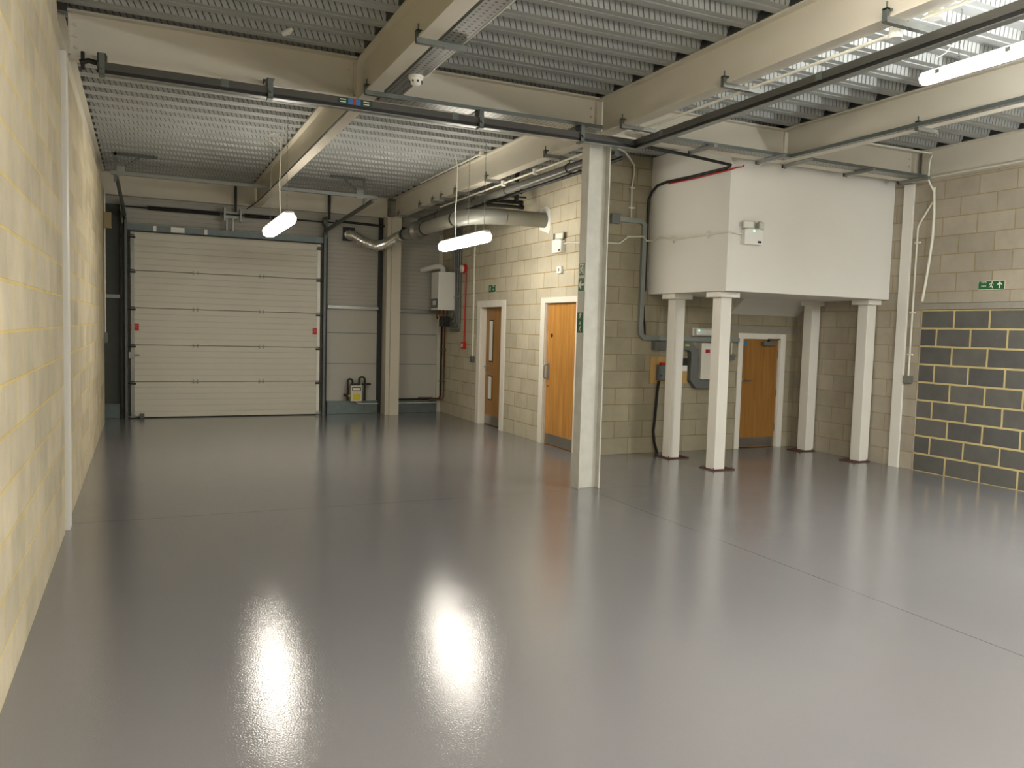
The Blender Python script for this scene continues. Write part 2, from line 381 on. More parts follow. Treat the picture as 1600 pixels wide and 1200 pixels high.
def rail(name,x0,x1,z,label):
    o=obj(name,MB().prism([(YB-.09,z-.03),(YB-.002,z-.04),(YB-.002,z+.04),(YB-.09,z+.03)],'X',x0,x1),GALV)
    tag(o,label,'rail')
rail('cladding_rail',3.06,3.995,1.96,'galvanised wall rail between the loading door and the far white column')
rail('cladding_rail',4.36,5.18,1.93,'galvanised wall rail right of the far white column, below the boiler')
rail('cladding_rail',XL-.15,-.335,2.0,'grey rail across the dark bay left of the loading door')
def kerb(x0,x1,label):
    o=obj('steel_kerb',MB().box(x0,x1,YB-.12,YB-.001,0,.235).box(x0,x1,YB-.125,YB-.1,.215,.24),KERB,bevel=.004); tag(o,label,'kerb')
kerb(3.06,3.995,'galvanised floor kerb below the gas meter')
kerb(4.34,5.17,'galvanised floor kerb right of the far white column')
kerb(XL-.15,-.34,'short galvanised kerb in the dark bay left of the loading door')

# ------------------------------------------------------------------ beams
def beam(axis,a,b,c,label,w=.135,z0=ZB,z1=DK-.002,ends=(),grp=None):
    t=thing('steel_beam',label,'beam',(c if axis=='Y' else (a+b)/2, (a+b)/2 if axis=='Y' else c, z0),grp)
    obj('i_section',MB().ibeam(axis,a,b,c,z0,z1,w),CREAM,t)
    for e,sgn in ends:     # bolted end plates: sgn = side of the web the bolts show on
        mb=MB()
        if axis=='X': mb.box(e-.006,e+.006,c-.055,c+.055,z0+.03,z1-.03)
        obj('end_plate',mb,CREAM,t)
        mb=MB()
        for i in range(3):
            for s in (-1,1):
                z=z0+.09+i*.085; x=e+sgn*.045
                if axis=='X': mb.cyl((x,c+s*.006,z),(x,c+s*.022,z),.011,6)
        objs('bolt',mb,CREAM,t)
    return t
T=7.19
B1=beam('Y',YFR,14.5,1.79,'cream painted steel beam running the room length left of centre')
B2N=beam('Y',YFR,T-.01,4.245,'cream steel beam running toward the viewer from the central column')
B2F=beam('Y',T+.01,14.5,4.245,'cream steel beam from the central column back to the far wall above the duct')
B3=beam('Y',YFR,T-.075,6.63,'cream steel beam beside the tube light at upper right')
B4=beam('Y',YFR,T-.075,8.80,'cream steel beam along the top of the right wall')
B0=beam('Y',T+.07,14.5,-.60,'cream edge beam on top of the far left wall',w=.12)
beam('X',XL+.03,1.72,T,'cream cross beam from the left wall post to the lengthwise beam',ends=((XL+.04,1),(1.70,-1)))
beam('X',1.86,4.17,T,'cream cross beam ending at the central column, behind the smoke detector',ends=((4.15,-1),))
beam('X',4.32,6.62,T,'cream cross beam over the boxed-in landing, right of the central column',ends=())
beam('X',6.64,XF,T,'cream cross beam ending at the right wall above the narrow white column',ends=((8.70,-1),))
beam('X',XL-.1,4.10,14.58,'cream cross beam above the loading door',w=.13)

# ------------------------------------------------------------------ columns
t=thing('steel_column','worn white H-section column in the middle of the room with green exit signs','column',(4.24,7.285,0))
mb=MB(); x0,x1,y0,y1=4.117,4.372,7.212,7.358
mb.box(x0,x0+.014,y0,y1,0,ZB-.002).box(x1-.014,x1,y0,y1,0,ZB-.002).box(x0+.014,x1-.014,y0+.066,y0+.08,0,ZB-.002)
obj('h_section',mb,COLPAINT,t,bevel=.002)
obj('cap_plate',MB().box(x0-.003,x1+.003,y0-.004,y1+.004,ZB-.016,ZB-.001),COLPAINT,t)
t=thing('steel_column','cream column against the far cladding between loading door and boiler','column',(4.2,14.6,0))
mb=MB().box(4.07,4.145,14.43,14.74,0,ZB).box(4.14,4.315,14.37,14.5,0,ZB-.003)
obj('h_section',mb,CREAM,t)
o=obj('steel_post',MB().box(4.0,4.065,14.70,14.795,.0,3.9),DARK); tag(o,'thin dark post just left of the far cream column','post')
o=obj('steel_column',MB().box(XL-.15,XL+.03,6.965,7.135,0,ZB-.004),WHITE,bevel=.002); tag(o,'narrow cream column set flush in the left block wall','column')
o=obj('steel_column',MB().box(XF-.03,XF-.001,7.255,7.40,0,ZB-.004),WHITE,bevel=.002); tag(o,'narrow white column set flush in the right block wall beside the landing','column')

# ------------------------------------------------------------------ boxed-in landing on posts
BX=6.203; BY=7.558; BZ=2.163
t=thing('boxed_landing','large white boxed-in stair landing carried on four white posts','landing',(7.5,8.3,BZ))
obj('casing',MB().box(BX,XF-.002,BY,YE-.002,BZ,DK-.003),PLASTER,t,bevel=.004)
obj('sloped_soffit',MB().prism([(8.865,BZ),(YE-.002,BZ),(YE-.002,1.945)],'X',7.62,XF-.004),PLASTER,t)
for nm,x,y,lab in (('support_post',6.30,8.66,'white square post under the landing, far left, in front of the fuse board'),
               ('support_post',6.30,7.745,'white square post at the near left corner of the landing'),
               ('support_post',8.705,8.70,'white square post under the landing, right of the oak door'),
               ('support_post',8.705,7.73,'white square post under the landing at the near right against the block wall')):
    w=.158; t=thing(nm,lab,'post',(x+w/2,y+w/2,0),'white posts carrying the landing')
    obj('shaft',MB().box(x,x+w,y,y+w,0,BZ-.065),WHITE,t,bevel=.004)
    xr=min(x+w+.07,XF-.004)
    obj('cap',MB().box(x-.06,xr,y-.06,(y+w+.06 if not (x>8 and y>8) else y+w+.003),BZ-.068,BZ-.001),WHITE,t,bevel=.003)
    xl=x-.05 if x<7 else x-.14; xr=x+w+.13 if x<7 else x+w-.005
    obj('base_plate',MB().box(xl,xr,y-.045,y+w+.06,0,.012),RUST,t)
    mb=MB()
    for bx,by in ((xl+.03,y-.02),(xr-.03,y-.02),(xr-.03,y+w+.03),(xl+.03,y+w+.03)): mb.cyl((bx,by,.0),(bx,by,.035),.009,6)
    objs('bolt',mb,GALVD,t)

# ------------------------------------------------------------------ doors
# door_1 far, with two vision slots
t=struct('door_1',MB().box(XD+.10,XD+.145,11.885,12.765,.008,2.005),OAK1)
t['_w']=[0,0,0]
mb=MB().box(XD-.018,XD+.0,12.775,12.915,0,2.11).box(XD-.018,XD,11.735,11.885,0,2.11).box(XD-.018,XD,11.885,12.775,2.0,2.11)
mb.box(XD,XD+.2,12.768,12.785,0,2.02).box(XD,XD+.2,11.868,11.882,0,2.02).box(XD,XD+.2,11.882,12.768,2.006,2.022)
mb.box(XD+.146,XD+.16,12.72,12.768,0,2.006).box(XD+.146,XD+.16,11.882,11.93,0,2.006)
obj('door_frame',mb,FRAMEW,t,bevel=.003)
for z0,z1 in ((1.09,1.78),(.44,.84)):
    f=obj('vision_panel',MB().box(XD+.094,XD+.10,12.455,12.615,z0-.01,z1+.01),DARK,t); f['_w']=[0,0,0]
    obj('glass',MB().box(XD+.090,XD+.095,12.475,12.60,z0+.01,z1-.01),GLASS,f)
obj('kick_plate',MB().box(XD+.096,XD+.10,11.90,12.75,.02,.17),STEEL,t)
mb=MB().cyl((XD+.10,12.70,.99),(XD+.05,12.70,.99),.011,10).cyl((XD+.05,12.705,.99),(XD+.05,12.58,.99),.010,10).cyl((XD+.10,12.70,.99),(XD+.092,12.70,.99),.026,16).cyl((XD+.10,12.70,.88),(XD+.092,12.70,.88),.022,16)
obj('door_handle',mb,STEEL,t)
# door_2 nearer, plain leaf with pull handle
t=struct('door_2',MB().box(XD+.035,XD+.08,9.435,10.335,.008,2.025),OAK2); t['_w']=[0,0,0]
mb=MB().box(XD-.018,XD,10.345,10.48,0,2.11).box(XD-.018,XD,9.29,9.425,0,2.11).box(XD-.018,XD,9.425,10.345,2.03,2.11)
mb.box(XD,XD+.2,10.338,10.352,0,2.04).box(XD,XD+.2,9.418,9.432,0,2.04).box(XD,XD+.2,9.432,10.338,2.028,2.042)
obj('door_frame',mb,FRAMEW,t,bevel=.003)
mb=MB().box(XD+.031,XD+.035,10.245,10.325,.93,1.17)
mb.tube([(XD+.035,10.285,.955),(XD-.02,10.285,.955),(XD-.032,10.285,.975),(XD-.032,10.285,1.125),(XD-.02,10.285,1.145),(XD+.035,10.285,1.145)],.0095,10)
obj('pull_handle',mb,STEEL,t)
obj('lock_cylinder',MB().cyl((XD+.035,10.275,.845),(XD+.018,10.275,.845),.017,14),STEEL,t)
obj('kick_plate',MB().box(XD+.031,XD+.035,9.45,10.32,.02,.16),STEEL,t)
obj('round_disc',MB().cyl((XD+.035,10.20,1.57),(XD+.032,10.20,1.57),.03,20),DARK,t)
# door_3 low door under the landing
t=struct('door_3',MB().box(7.885,8.565,YE+.03,YE+.075,.008,1.592),OAK1); t['_w']=[0,0,0]
mb=MB().box(7.79,7.875,YE-.018,YE,0,1.68).box(8.575,8.675,YE-.018,YE,0,1.68).box(7.875,8.575,YE-.018,YE,1.60,1.68)
mb.box(7.868,7.882,YE,YE+.2,0,1.61).box(8.568,8.582,YE,YE+.2,0,1.61).box(7.882,8.568,YE,YE+.2,1.595,1.612)
obj('door_frame',mb,FRAMEW,t,bevel=.003)
obj('kick_plate',MB().box(7.90,8.55,YE+.026,YE+.03,.02,.15),STEEL,t)
mb=MB().cyl((7.935,YE+.03,1.0),(7.935,YE-.02,1.0),.010,10).cyl((7.93,YE-.02,1.0),(8.05,YE-.02,1.0),.009,10).cyl((7.935,YE+.03,1.0),(7.935,YE+.022,1.0),.025,14)
obj('door_handle',mb,STEEL,t)
t2=obj('door_closer',MB().box(8.24,8.45,YE-.045,YE+.03,1.505,1.565),TRGREY,t,bevel=.006); t2['_w']=[0,0,0]
obj('closer_arm',MB().box(8.33,8.56,YE-.03,YE-.015,1.595,1.607).box(8.33,8.345,YE-.04,YE-.01,1.56,1.607),DARK,t2)
obj('blue_disc',MB().cyl((7.965,YE+.03,1.525),(7.965,YE+.027,1.525),.032,20),BLUE,t)
mb=MB()
for z in (.3,.8,1.38): mb.box(8.555,8.58,YE+.012,YE+.03,z-.05,z+.05)
objs('hinge',mb,STEEL,t)

# ------------------------------------------------------------------ loading door (sectional overhead door)
YS=14.62; SX0,SX1=-.175,2.905
t=thing('loading_door','large cream sectional overhead loading door on the far wall','overhead door',(1.37,YS,0))
zs=[.012,.605,1.215,1.825,2.435,3.065]
for i in range(5):
    p=obj('door_panel',MB().box(SX0,SX1,YS,YS+.042,zs[i]+.004,zs[i+1]-.003),DOORP,t,bevel=.004)
for z in zs[1:5]:
    for x in (.815,1.89):
        obj('hinge',MB().box(x-.045,x-.02,YS-.006,YS,z-.035,z+.035).box(x+.02,x+.045,YS-.006,YS,z-.035,z+.035).cyl((x-.045,YS-.008,z),(x+.045,YS-.008,z),.008,8),GALV,t)
for s,x in ((0,SX0),(1,SX1)):
    sg=-1 if s==0 else 1
    obj('end_stile',MB().box(x-.01*sg-(.0 if s==0 else .045),x-.01*sg+(.045 if s==0 else 0),YS-.004,YS,.01,3.05),GALV if s==0 else PLASTW,t)
    for z in zs[1:5]+[3.0,.06]:
        obj('roller_bracket',MB().box(x-.005,x-sg*.075,YS-.03,YS-.004,z-.045,z-.012).box(x,x-sg*.06,YS-.02,YS-.004,z+.0,z+.016).cyl((x-sg*.05,YS-.018,z-.028),(x+sg*.06,YS-.018,z-.028),.006,8),DARK if z>.1 else GALV,t)
    tr=obj('vertical_track',MB().box(x+sg*.045,x+sg*.05,YS-.06,YS+.04,0,3.28).box(x+sg*.05,x+sg*.085,YS-.055,YS-.05,0,3.28).box(x+sg*.05,x+sg*.10,YS+.035,YS+.04,0,3.28),GALVD,t)
    obj('side_seal',MB().box(x+sg*.085,x+sg*.125,YS+.0,YS+.17,0,3.4),BLACK,t)
# header, shaft, springs
obj('header_panel',MB().box(SX0-.1,SX1+.1,YS+.0,YS+.05,3.085,3.185),KERB,t)
obj('top_seal',MB().box(SX0-.05,SX1+.05,YS-.012,YS+.0,3.066,3.086),BLACK,t)
for x,w,m in ((.19,.05,PLASTW),(.54,.21,PLASTW),(.98,.05,PLASTW)):
    obj('header_label',MB().box(x-w/2,x+w/2,YS-.004,YS,3.09,3.175),m,t)
obj('torsion_shaft',MB().cyl((SX0-.12,YS+.0,3.46),(SX1+.25,YS+.0,3.46),.014,10),DARK,t)
for x0,x1 in ((.08,1.2),(1.6,2.25)):
    mb=MB(); n=int((x1-x0)*90); pts=[]
    for i in range(n*2): 
        a=i*PI/2*1.0; pts.append((x0+(x1-x0)*i/(n*2-1),YS+.0+.034*math.cos(a),3.46+.034*math.sin(a)))
    mb.tube(pts,.006,5); mb.cyl((x0,YS,3.46),(x1,YS,3.46),.027,14)
    obj('torsion_spring',mb,BLACK,t)
mb=MB().box(1.26,1.29,YS-.05,YS+.06,3.34,3.56).box(1.52,1.55,YS-.05,YS+.06,3.34,3.56).box(1.26,1.55,YS+.04,YS+.06,3.4,3.52).box(1.30,1.33,YS+.0,YS+.05,3.18,3.40).box(1.40,1.43,YS,YS+.05,3.18,3.40)
obj('centre_bearing',mb,GALV,t)
mb=MB().box(SX0-.13,SX0-.1,YS-.02,YS+.1,3.18,3.56); obj('end_bearing',mb,GALVD,t)
mb=MB().box(SX1+.08,SX1+.11,YS-.02,YS+.1,3.18,3.56); obj('end_bearing',mb,GALVD,t)
mb=MB().cyl((SX1+.03,YS,3.46),(SX1+.075,YS,3.46),.075,24); obj('cable_drum',mb,GALVD,t)
for x,l in ((-.115,'red sticker'),(2.835,'red sticker')):
    s=obj('warning_sticker',MB().box(x-.062,x+.062,YS-.002,YS,1.45,1.565),REDST,t); s['_w']=[t.location.x,t.location.y,t.location.z]
    objs('sticker_line',MB().box(x-.045,x+.04,YS-.003,YS-.002,1.53,1.537).box(x-.045,x+.035,YS-.003,YS-.002,1.51,1.515).box(x-.045,x+.045,YS-.003,YS-.002,1.492,1.497),paint('pale_red',rgb(222,120,108),.5),s)
obj('slide_bolt',MB().box(SX0-.03,SX0+.06,YS-.03,YS-.004,1.0,1.1).cyl((SX0-.06,YS-.02,1.05),(SX0+.13,YS-.02,1.05),.010,8),GALV,t)
mb=MB().box(SX0-.05,SX0+.13,YS-.02,YS-.004,.02,.034).box(SX0+.13,SX0+.20,YS-.05,YS-.004,.005,.08); obj('bottom_bracket',mb,GALVD,t)
obj('bottom_seal',MB().box(SX0,SX1,YS+.002,YS+.04,0,.013),BLACK,t)
# runners going back to the hung cross rail
RY=12.88
def runner(x0,x1):
    return MB().prism([],'X',0,0) 
for xa,xb,l in ((-.25,-.325,'left'),(2.975,3.38,'right')):
    mb=MB()
    for dz in (0,.05): mb.tube([(xa,YS-.02,3.22+dz),(xa,YS-.12,3.28+dz),(xb,RY+.0,3.62+dz)],.008,6)
    p0=Vector((xa,YS-.12,3.28)); p1=Vector((xb,RY,3.62))
    o=Vector((.022,0,0))
    mb.quad([p0-o,p0+o,p1+o,p1-o,p0-o+Vector((0,0,.05)),p0+o+Vector((0,0,.05)),p1+o+Vector((0,0,.05)),p1-o+Vector((0,0,.05))],[(0,1,2,3),(4,5,6,7),(0,1,5,4),(1,2,6,5),(2,3,7,6),(3,0,4,7)])
    obj('ceiling_runner',mb,GALVD,t)
t=thing('hanging_rail','long galvanised cross rail hung from the deck in front of the loading door','rail',(1.5,RY,3.7))
obj('rail',MB().box(-.40,3.45,RY-.025,RY+.025,3.675,3.725),GALV,t)
for x,d in ((-.345,1),(3.24,-1)):
    mb=MB().box(x-.018,x+.018,RY-.018,RY+.018,3.58,DK-.001).box(x-.02,x+d*.55,RY-.018,RY+.018,DK-.035,DK-.001)
    a=Vector((x+d*.06,RY,3.74)); b=Vector((x+d*.34,RY,DK-.02)); mb.cyl(a,b,.014,6)
    obj('hanger',mb,GALVD,t)
    obj('fixing_plate',MB().box(x+d*.02,x+d*.13,RY-.03,RY-.026,3.66,3.80),GALV,t)
for x,l in ((1.44,'left of the lamp'),(3.02,'above the right side of the loading door')):
    o=obj('steel_strap',MB().box(x-.022,x+.022,14.49,14.507,3.49,DK-.003),DARK); tag(o,'dark vertical strap on the far cross beam, '+('above the middle of the loading door' if x<2 else 'above the right edge of the loading door'),'strap')
o=obj('horizontal_bar',MB().cyl((3.17,14.66,3.5),(4.55,14.66,3.46),.022,10),DARK); tag(o,'dark bar running right from the loading door shaft to the pipework','bar')

# ------------------------------------------------------------------ lamps
def lamp(x,y0,y1,z,mat,label,w=.17,h=.085,hang=True,name='batten_light',topz=DK):
    t=thing(name,label,'lamp',(x,(y0+y1)/2,z),'sealed batten lights')
    def body(w,z0,z1,r):
        # rounded-end (stadium) outline
        pts=[]; n=8; R=w/2
        for i in range(n+1): a=-PI/2+ -PI/2+PI*i/n; pts.append((x+R*math.cos(PI+PI*i/n),y0+R+R*math.sin(PI+PI*i/n)))
        for i in range(n+1): pts.append((x+R*math.cos(PI*i/n),y1-R+R*math.sin(PI*i/n)))
        return pts
    mb=MB().prism(body(w*.62,0,0,0),'Z',z+h*.30,z+h*.62); obj('housing',mb,PLASTW,t,bevel=.006)
    # diffuser: rounded wrap-round tray
    yc=(y0+y1)/2
    def ring(k,zz): 
        q=body(w,0,0,0); return [(x+(p[0]-x)*k,yc+(p[1]-yc)*(1-(1-k)*w*.5/((y1-y0)/2)),zz) for p in q]
    rs=[ring(.60,z+h*.30),ring(.88,z+h*.16),ring(1.0,z-h*.12),ring(.97,z-h*.45),ring(.86,z-h*.80),ring(.62,z-h)]
    n=len(rs[0]); vs=[v for r_ in rs for v in r_]
    fs=[tuple(range(n)),tuple(range(len(vs)-1,len(vs)-1-n,-1))]
    for j in range(len(rs)-1): fs+=[(j*n+i,j*n+(i+1)%n,(j+1)*n+(i+1)%n,(j+1)*n+i) for i in range(n)]
    obj('diffuser',MB().quad(vs,fs,0,True),mat,t)
    mb=MB()
    for y in (y0+.18,y0+.7,y1-.7,y1-.18):
        for s in (-1,1): mb.box(x+s*w/2-.006,x+s*w/2+.003,y-.018,y+.018,z-.02,z+.012)
    objs('clip',mb,STEEL,t)
    return t
LZ=2.84
t=lamp(1.5,9.30,10.98,LZ,LAMPW,'glowing batten light hung in front of the loading door')
def cable(pts,r,mat,t,name='flex'):
    return obj(name,MB().tube(pts,r,6),mat,t)
cable([(1.5,9.98,LZ+.04),(1.49,10.0,3.3),(1.5,9.98,3.66),(1.49,9.97,3.82),(1.43,9.95,3.87),(1.36,9.95,3.84),(1.36,9.95,3.78),(1.43,9.95,3.74),(1.5,9.95,3.8),(1.53,9.95,3.88),(1.52,9.95,DK)],.005,PVC,t)
def chain(x,y,z0,z1,t):
    mb=MB(); n=int((z1-z0)/.028)
    for i in range(n):
        z=z0+(z1-z0)*(i+.5)/n; 
        if i%2: mb.tube([(x-.006,y,z-.014),(x+.006,y,z-.014),(x+.006,y,z+.014),(x-.006,y,z+.014),(x-.006,y,z-.014)],.0022,4,cap=False)
        else: mb.tube([(x,y-.006,z-.014),(x,y+.006,z-.014),(x,y+.006,z+.014),(x,y-.006,z+.014),(x,y-.006,z-.014)],.0022,4,cap=False)
    return obj('chain',mb,GALV,t)
chain(1.5,9.50,LZ+.04,DK,t); chain(1.5,10.80,LZ+.04,DK,t)
t=lamp(3.90,9.30,10.98,LZ-.03,LAMPW,'glowing batten light hung in front of the far oak doors')
cable([(3.90,10.45,LZ+.0),(3.91,10.47,3.05),(3.89,10.45,3.2),(3.9,10.43,3.45),(3.9,10.42,3.8),(3.87,10.40,3.93),(3.86,10.40,DK)],.007,PVC,t)
chain(3.93,10.05,LZ+.01,DK,t); chain(3.93,9.50,LZ+.01,DK,t)
def ceiling_lamp(x,y0,y1,z,mat,label,w=.17):
    t=lamp(x,y0,y1,z,mat,label,w=w,h=.08*w/.17)
    for y in (y0+.3,y1-.3): chain(x,y,z+.04,DK,t)
ceiling_lamp(5.25,2.65,4.30,3.58,LAMPT,'bright batten light at upper right beside the cream beam',w=.11)
ceiling_lamp(1.5,-.6,1.05,LZ,FILLN,'added fill light above the viewer on the left, out of the picture')  # unseen lamp added to brighten the near beams
ceiling_lamp(2.9,1.45,3.10,3.44,FILLM,'added fill light above the viewer, just out of the picture')  # added out of view to light the left face of the near centre beam
ceiling_lamp(4.6,-1.4,.25,LZ,FILLN,'added unseen fill light behind the viewer, middle of the room')  # added fill behind the camera, lifts the deck and near bays
ceiling_lamp(7.2,2.0,3.65,LZ,FILLC,'added fill light off the right of view, near the right wall')  # unseen lamp added to brighten the landing front and right wall
t=thing('hanging_wire','thin white wire hanging from the deck above the upper right light','wire',(5.6,4.3,3.8))
cable([(5.62,4.35,DK),(5.62,4.35,3.90),(5.58,4.36,3.84),(5.50,4.38,3.79)],.0035,PVC,t,'wire')

# ------------------------------------------------------------------ dark lighting trunking (two runs)
def trunking_run(axis,a,b,c,z,label):
    t=thing('cable_trunking',label,'trunking',((a+b)/2,c,z) if axis=='X' else (c,(a+b)/2,z))
    w=.032
    def bx(mb,p0,p1,q0,q1,z0,z1):
        return mb.box(p0,p1,q0,q1,z0,z1) if axis=='X' else mb.box(q0,q1,p0,p1,z0,z1)
    obj('body',bx(MB(),a,b,c-w,c+w,z-.012,z+.045),TRUNK,t,bevel=.003)
    mb=MB(); bx(mb,a,b,c-w,c+w,z-.046,z-.040)
    obj('lower_lip',mb,GALV,t)
    obj('cover_strip',bx(MB(),a,b,c-w+.006,c+w-.006,z-.040,z-.012),BLACK,t)
    mb=MB()
    s=a+.9
    while s<b:
        bx(mb,s-.03,s+.03,c-w-.003,c+w+.003,z-.012,z+.048); s+=1.95
    objs('coupler',mb,GALVD,t)
    return t
ZT=3.51; YT=6.93; XT=4.48
t=trunking_run('X',-.30,XT+.04,YT,ZT,'dark grey trunking run below the cross beam from left wall to column')
mb=MB().box(1.50,1.585,YT-.0365,YT-.032,ZT-.008,ZT+.040,0).box(1.585,1.625,YT-.0365,YT-.032,ZT-.008,ZT+.040,1).box(1.625,1.65,YT-.0365,YT-.032,ZT-.008,ZT+.040,2).box(1.65,1.69,YT-.0365,YT-.032,ZT-.008,ZT+.040,1).box(1.69,1.79,YT-.0365,YT-.032,ZT-.008,ZT+.040,0)
for z in (ZT+.005,ZT+.026): mb.box(1.715,1.765,YT-.038,YT-.0365,z-.004,z+.004,3).box(1.515,1.565,YT-.038,YT-.0365,z-.004,z+.004,3)
obj('coupling_label',mb,[paint('label_green',rgb(14,60,44),.4),BLUE,RED,SIGNB],t)
trunking_run('Y',YFR+.3,YT-.045,XT,ZT,'dark grey trunking run coming toward the viewer from the central column')
def beam_clamp(x,y,label):
    # clamp dropping from the cross-beam flange to the trunking
    t=thing('trunking_clamp',label,'bracket',(x,y,ZT),'clamps holding the cross trunking')
    obj('drop_bracket',MB().box(x-.03,x+.03,T-.075-.01,T-.075+.02,ZB+.0,ZB+.045).box(x-.03,x+.03,YT+.04,T-.06,ZB-.004,ZB+.0).box(x-.03,x-.022,YT-.045,YT+.05,ZT+.048,ZB-.004).box(x-.03,x+.03,YT-.045,YT+.06,ZB-.01,ZB-.004),DARK,t)
    obj('cradle',MB().box(x-.02,x+.02,YT-.048,YT-.041,ZT-.05,ZB-.004).box(x-.02,x+.02,YT-.048,YT+.048,ZT-.056,ZT-.046).cyl((x,YT-.05,ZT),(x,YT-.07,ZT),.014,8),GALVD,t)
beam_clamp(-.27,YT,'dark trunking clamp at the left wall end of the cross trunking')
beam_clamp(.95,YT,'dark trunking clamp halfway along the left cross beam')
beam_clamp(2.80,YT,'dark trunking clamp beside the brightly lit stretch of tray')
beam_clamp(3.85,YT,'dark trunking clamp nearest the central column')
o=obj('bracket_arm',MB().tube([(-.42,6.98,3.55),(-.36,6.98,3.57),(-.3,6.98,3.56)],.02,8).cyl((-.40,6.98,3.5),(-.40,6.98,3.63),.014,8),DARK); tag(o,'small dark end fitting where the trunking meets the left wall','bracket')

# ------------------------------------------------------------------ strut brackets under beams
def strut(x0,x1,y,z,label,grp,mat=GALV,clamp=1):
    t=thing('strut_bracket',label,'bracket',((x0+x1)/2,y,z),grp)
    obj('channel',MB().box(x0,x1,y-.02,y+.02,z-.036,z-.033).box(x0,x1,y-.02,y-.017,z-.033,z).box(x0,x1,y+.017,y+.02,z-.033,z),mat,t)
    mb=MB().box(x0-.006,x0+.02,y-.018,y+.018,z-.03,z+.05).box(x0-.006,x0+.045,y-.018,y+.018,z+.04,z+.052).cyl((x0+.012,y,z+.03),(x0+.012,y,z+.095),.006,8)
    obj('beam_clamp',mb,GALVD,t)
    if x1-x0>.3: obj('hanger_bolt',MB().cyl((x0+.20,y,z-.045),(x0+.20,y,z+.03),.006,8),GALVD,t)
    return t
bl=4.245-.0675
for y,l in ((6.68,'strut bracket under the near centre beam closest to the column'),(5.20,'strut bracket midway along the near centre beam'),(3.68,'strut bracket under the near centre beam beside the two round conduit boxes')):
    strut(bl-.03,XT+.06,y,ZB,'galvanised '+l,'brackets under the near centre beam')
far=(8.25,9.98,11.15,11.75,12.15,12.8,14.0)
on=('nearest the column','second from the column','third from the column','fourth from the column','fifth from the column','sixth from the column','at the far end of the beam')
for y,l in zip(far,on): strut(bl-.05,4.70,y,ZB,'galvanised strut bracket under the far centre beam, '+l,'brackets under the far centre beam')
for y,l in ((5.44,'nearer the viewer'),(6.84,'next to the trunking label'),(3.9,'at the top edge of the picture')):
    strut(1.79-.075,2.08,y,ZB,'galvanised strut bracket under the left lengthwise beam, '+l,'brackets under the left lengthwise beam',GALVD)
def strutY(x,y0,y1,z,label,grp):
    t=thing('strut_bracket',label,'bracket',(x,(y0+y1)/2,z),grp)
    obj('channel',MB().box(x-.02,x+.02,y0,y1,z-.038,z-.003),GALV,t)
    obj('beam_clamp',MB().box(x-.02,x+.02,y1-.02,y1+.006,z-.038,z+.04).cyl((x,y1-.03,z-.05),(x,y1-.03,z-.003),.007,8),GALVD,t)
for x,l in ((5.40,'above the red cable corner'),(6.33,'left of the tray junction'),(6.72,'right of the tray junction'),(7.68,'above the middle of the landing'),(8.60,'at the right wall')):
    strutY(x,6.84,7.275,ZB,'galvanised strut bracket under the right cross beam, '+l,'brackets under the right cross beam')
t=strut(6.53,6.80,5.36,ZB,'galvanised strut bracket under the beam beside the upper right light','brackets under the right lengthwise beam')

# ------------------------------------------------------------------ perforated cable trays
def tray(axis,a,b,c0,c1,z,label):
    t=thing('cable_tray',label,'cable tray',((a+b)/2,(c0+c1)/2,z) if axis=='X' else ((c0+c1)/2,(a+b)/2,z))
    def bx(mb,p0,p1,q0,q1,z0,z1): return mb.box(p0,p1,q0,q1,z0,z1) if axis=='X' else mb.box(q0,q1,p0,p1,z0,z1)
    obj('base',bx(MB(),a,b,c0,c1,z,z+.002),PERF,t)
    obj('side_flange',bx(MB(),a,b,c0-.002,c0,z,z+.035),GALVD,t)
    obj('side_flange',bx(MB(),a,b,c1,c1+.002,z,z+.035),GALVD,t)
    return t
tray('Y',YFR+.3,6.86,1.885,2.035,ZB+.002,'perforated cable tray beside the left lengthwise beam')
tray('X',1.89,4.10,6.94,7.105,ZB+.001,'perforated cable tray along the cross beam left of the column')
tray('X',4.66,8.70,6.95,7.105,ZB+.001,'perforated cable tray along the cross beam over the landing')
tray('Y',YFR+.3,6.93,6.50,6.56,ZB-.006,'perforated cable tray under the beam beside the upper right light')

# ------------------------------------------------------------------ conduits near centre beam
t=thing('conduit','cream conduit along the near centre beam with two round boxes','conduit',(4.42,5,3.58))
obj('pipe',MB().tube([(4.40,6.9,ZB-.015),(4.40,3.82,ZB-.015)],.011,10).tube([(4.40,3.62,ZB+.01),(4.42,2.9,ZB+.03)],.011,10),PVC,t)
for y,z,x in ((3.80,ZB-.025,4.385),(3.56,ZB+.03,4.44)):
    obj('round_box',MB().cyl((x,y,z-.03),(x,y,z+.03),.042,20).cyl((x,y-.05,z),(x,y+.07,z),.015,10),PLASTW,t,bevel=.003)
t=thing('conduit','cream conduit along the far centre beam above the grey pipes','conduit',(4.33,9.5,3.58))
obj('pipe',MB().tube([(4.36,7.3,ZB-.05),(4.36,12.4,ZB-.05)],.012,10),PVC,t)
for y in (8.95,9.9): obj('round_box',MB().cyl((4.36,y,ZB-.085),(4.36,y,ZB-.02),.035,18),PLASTW,t)
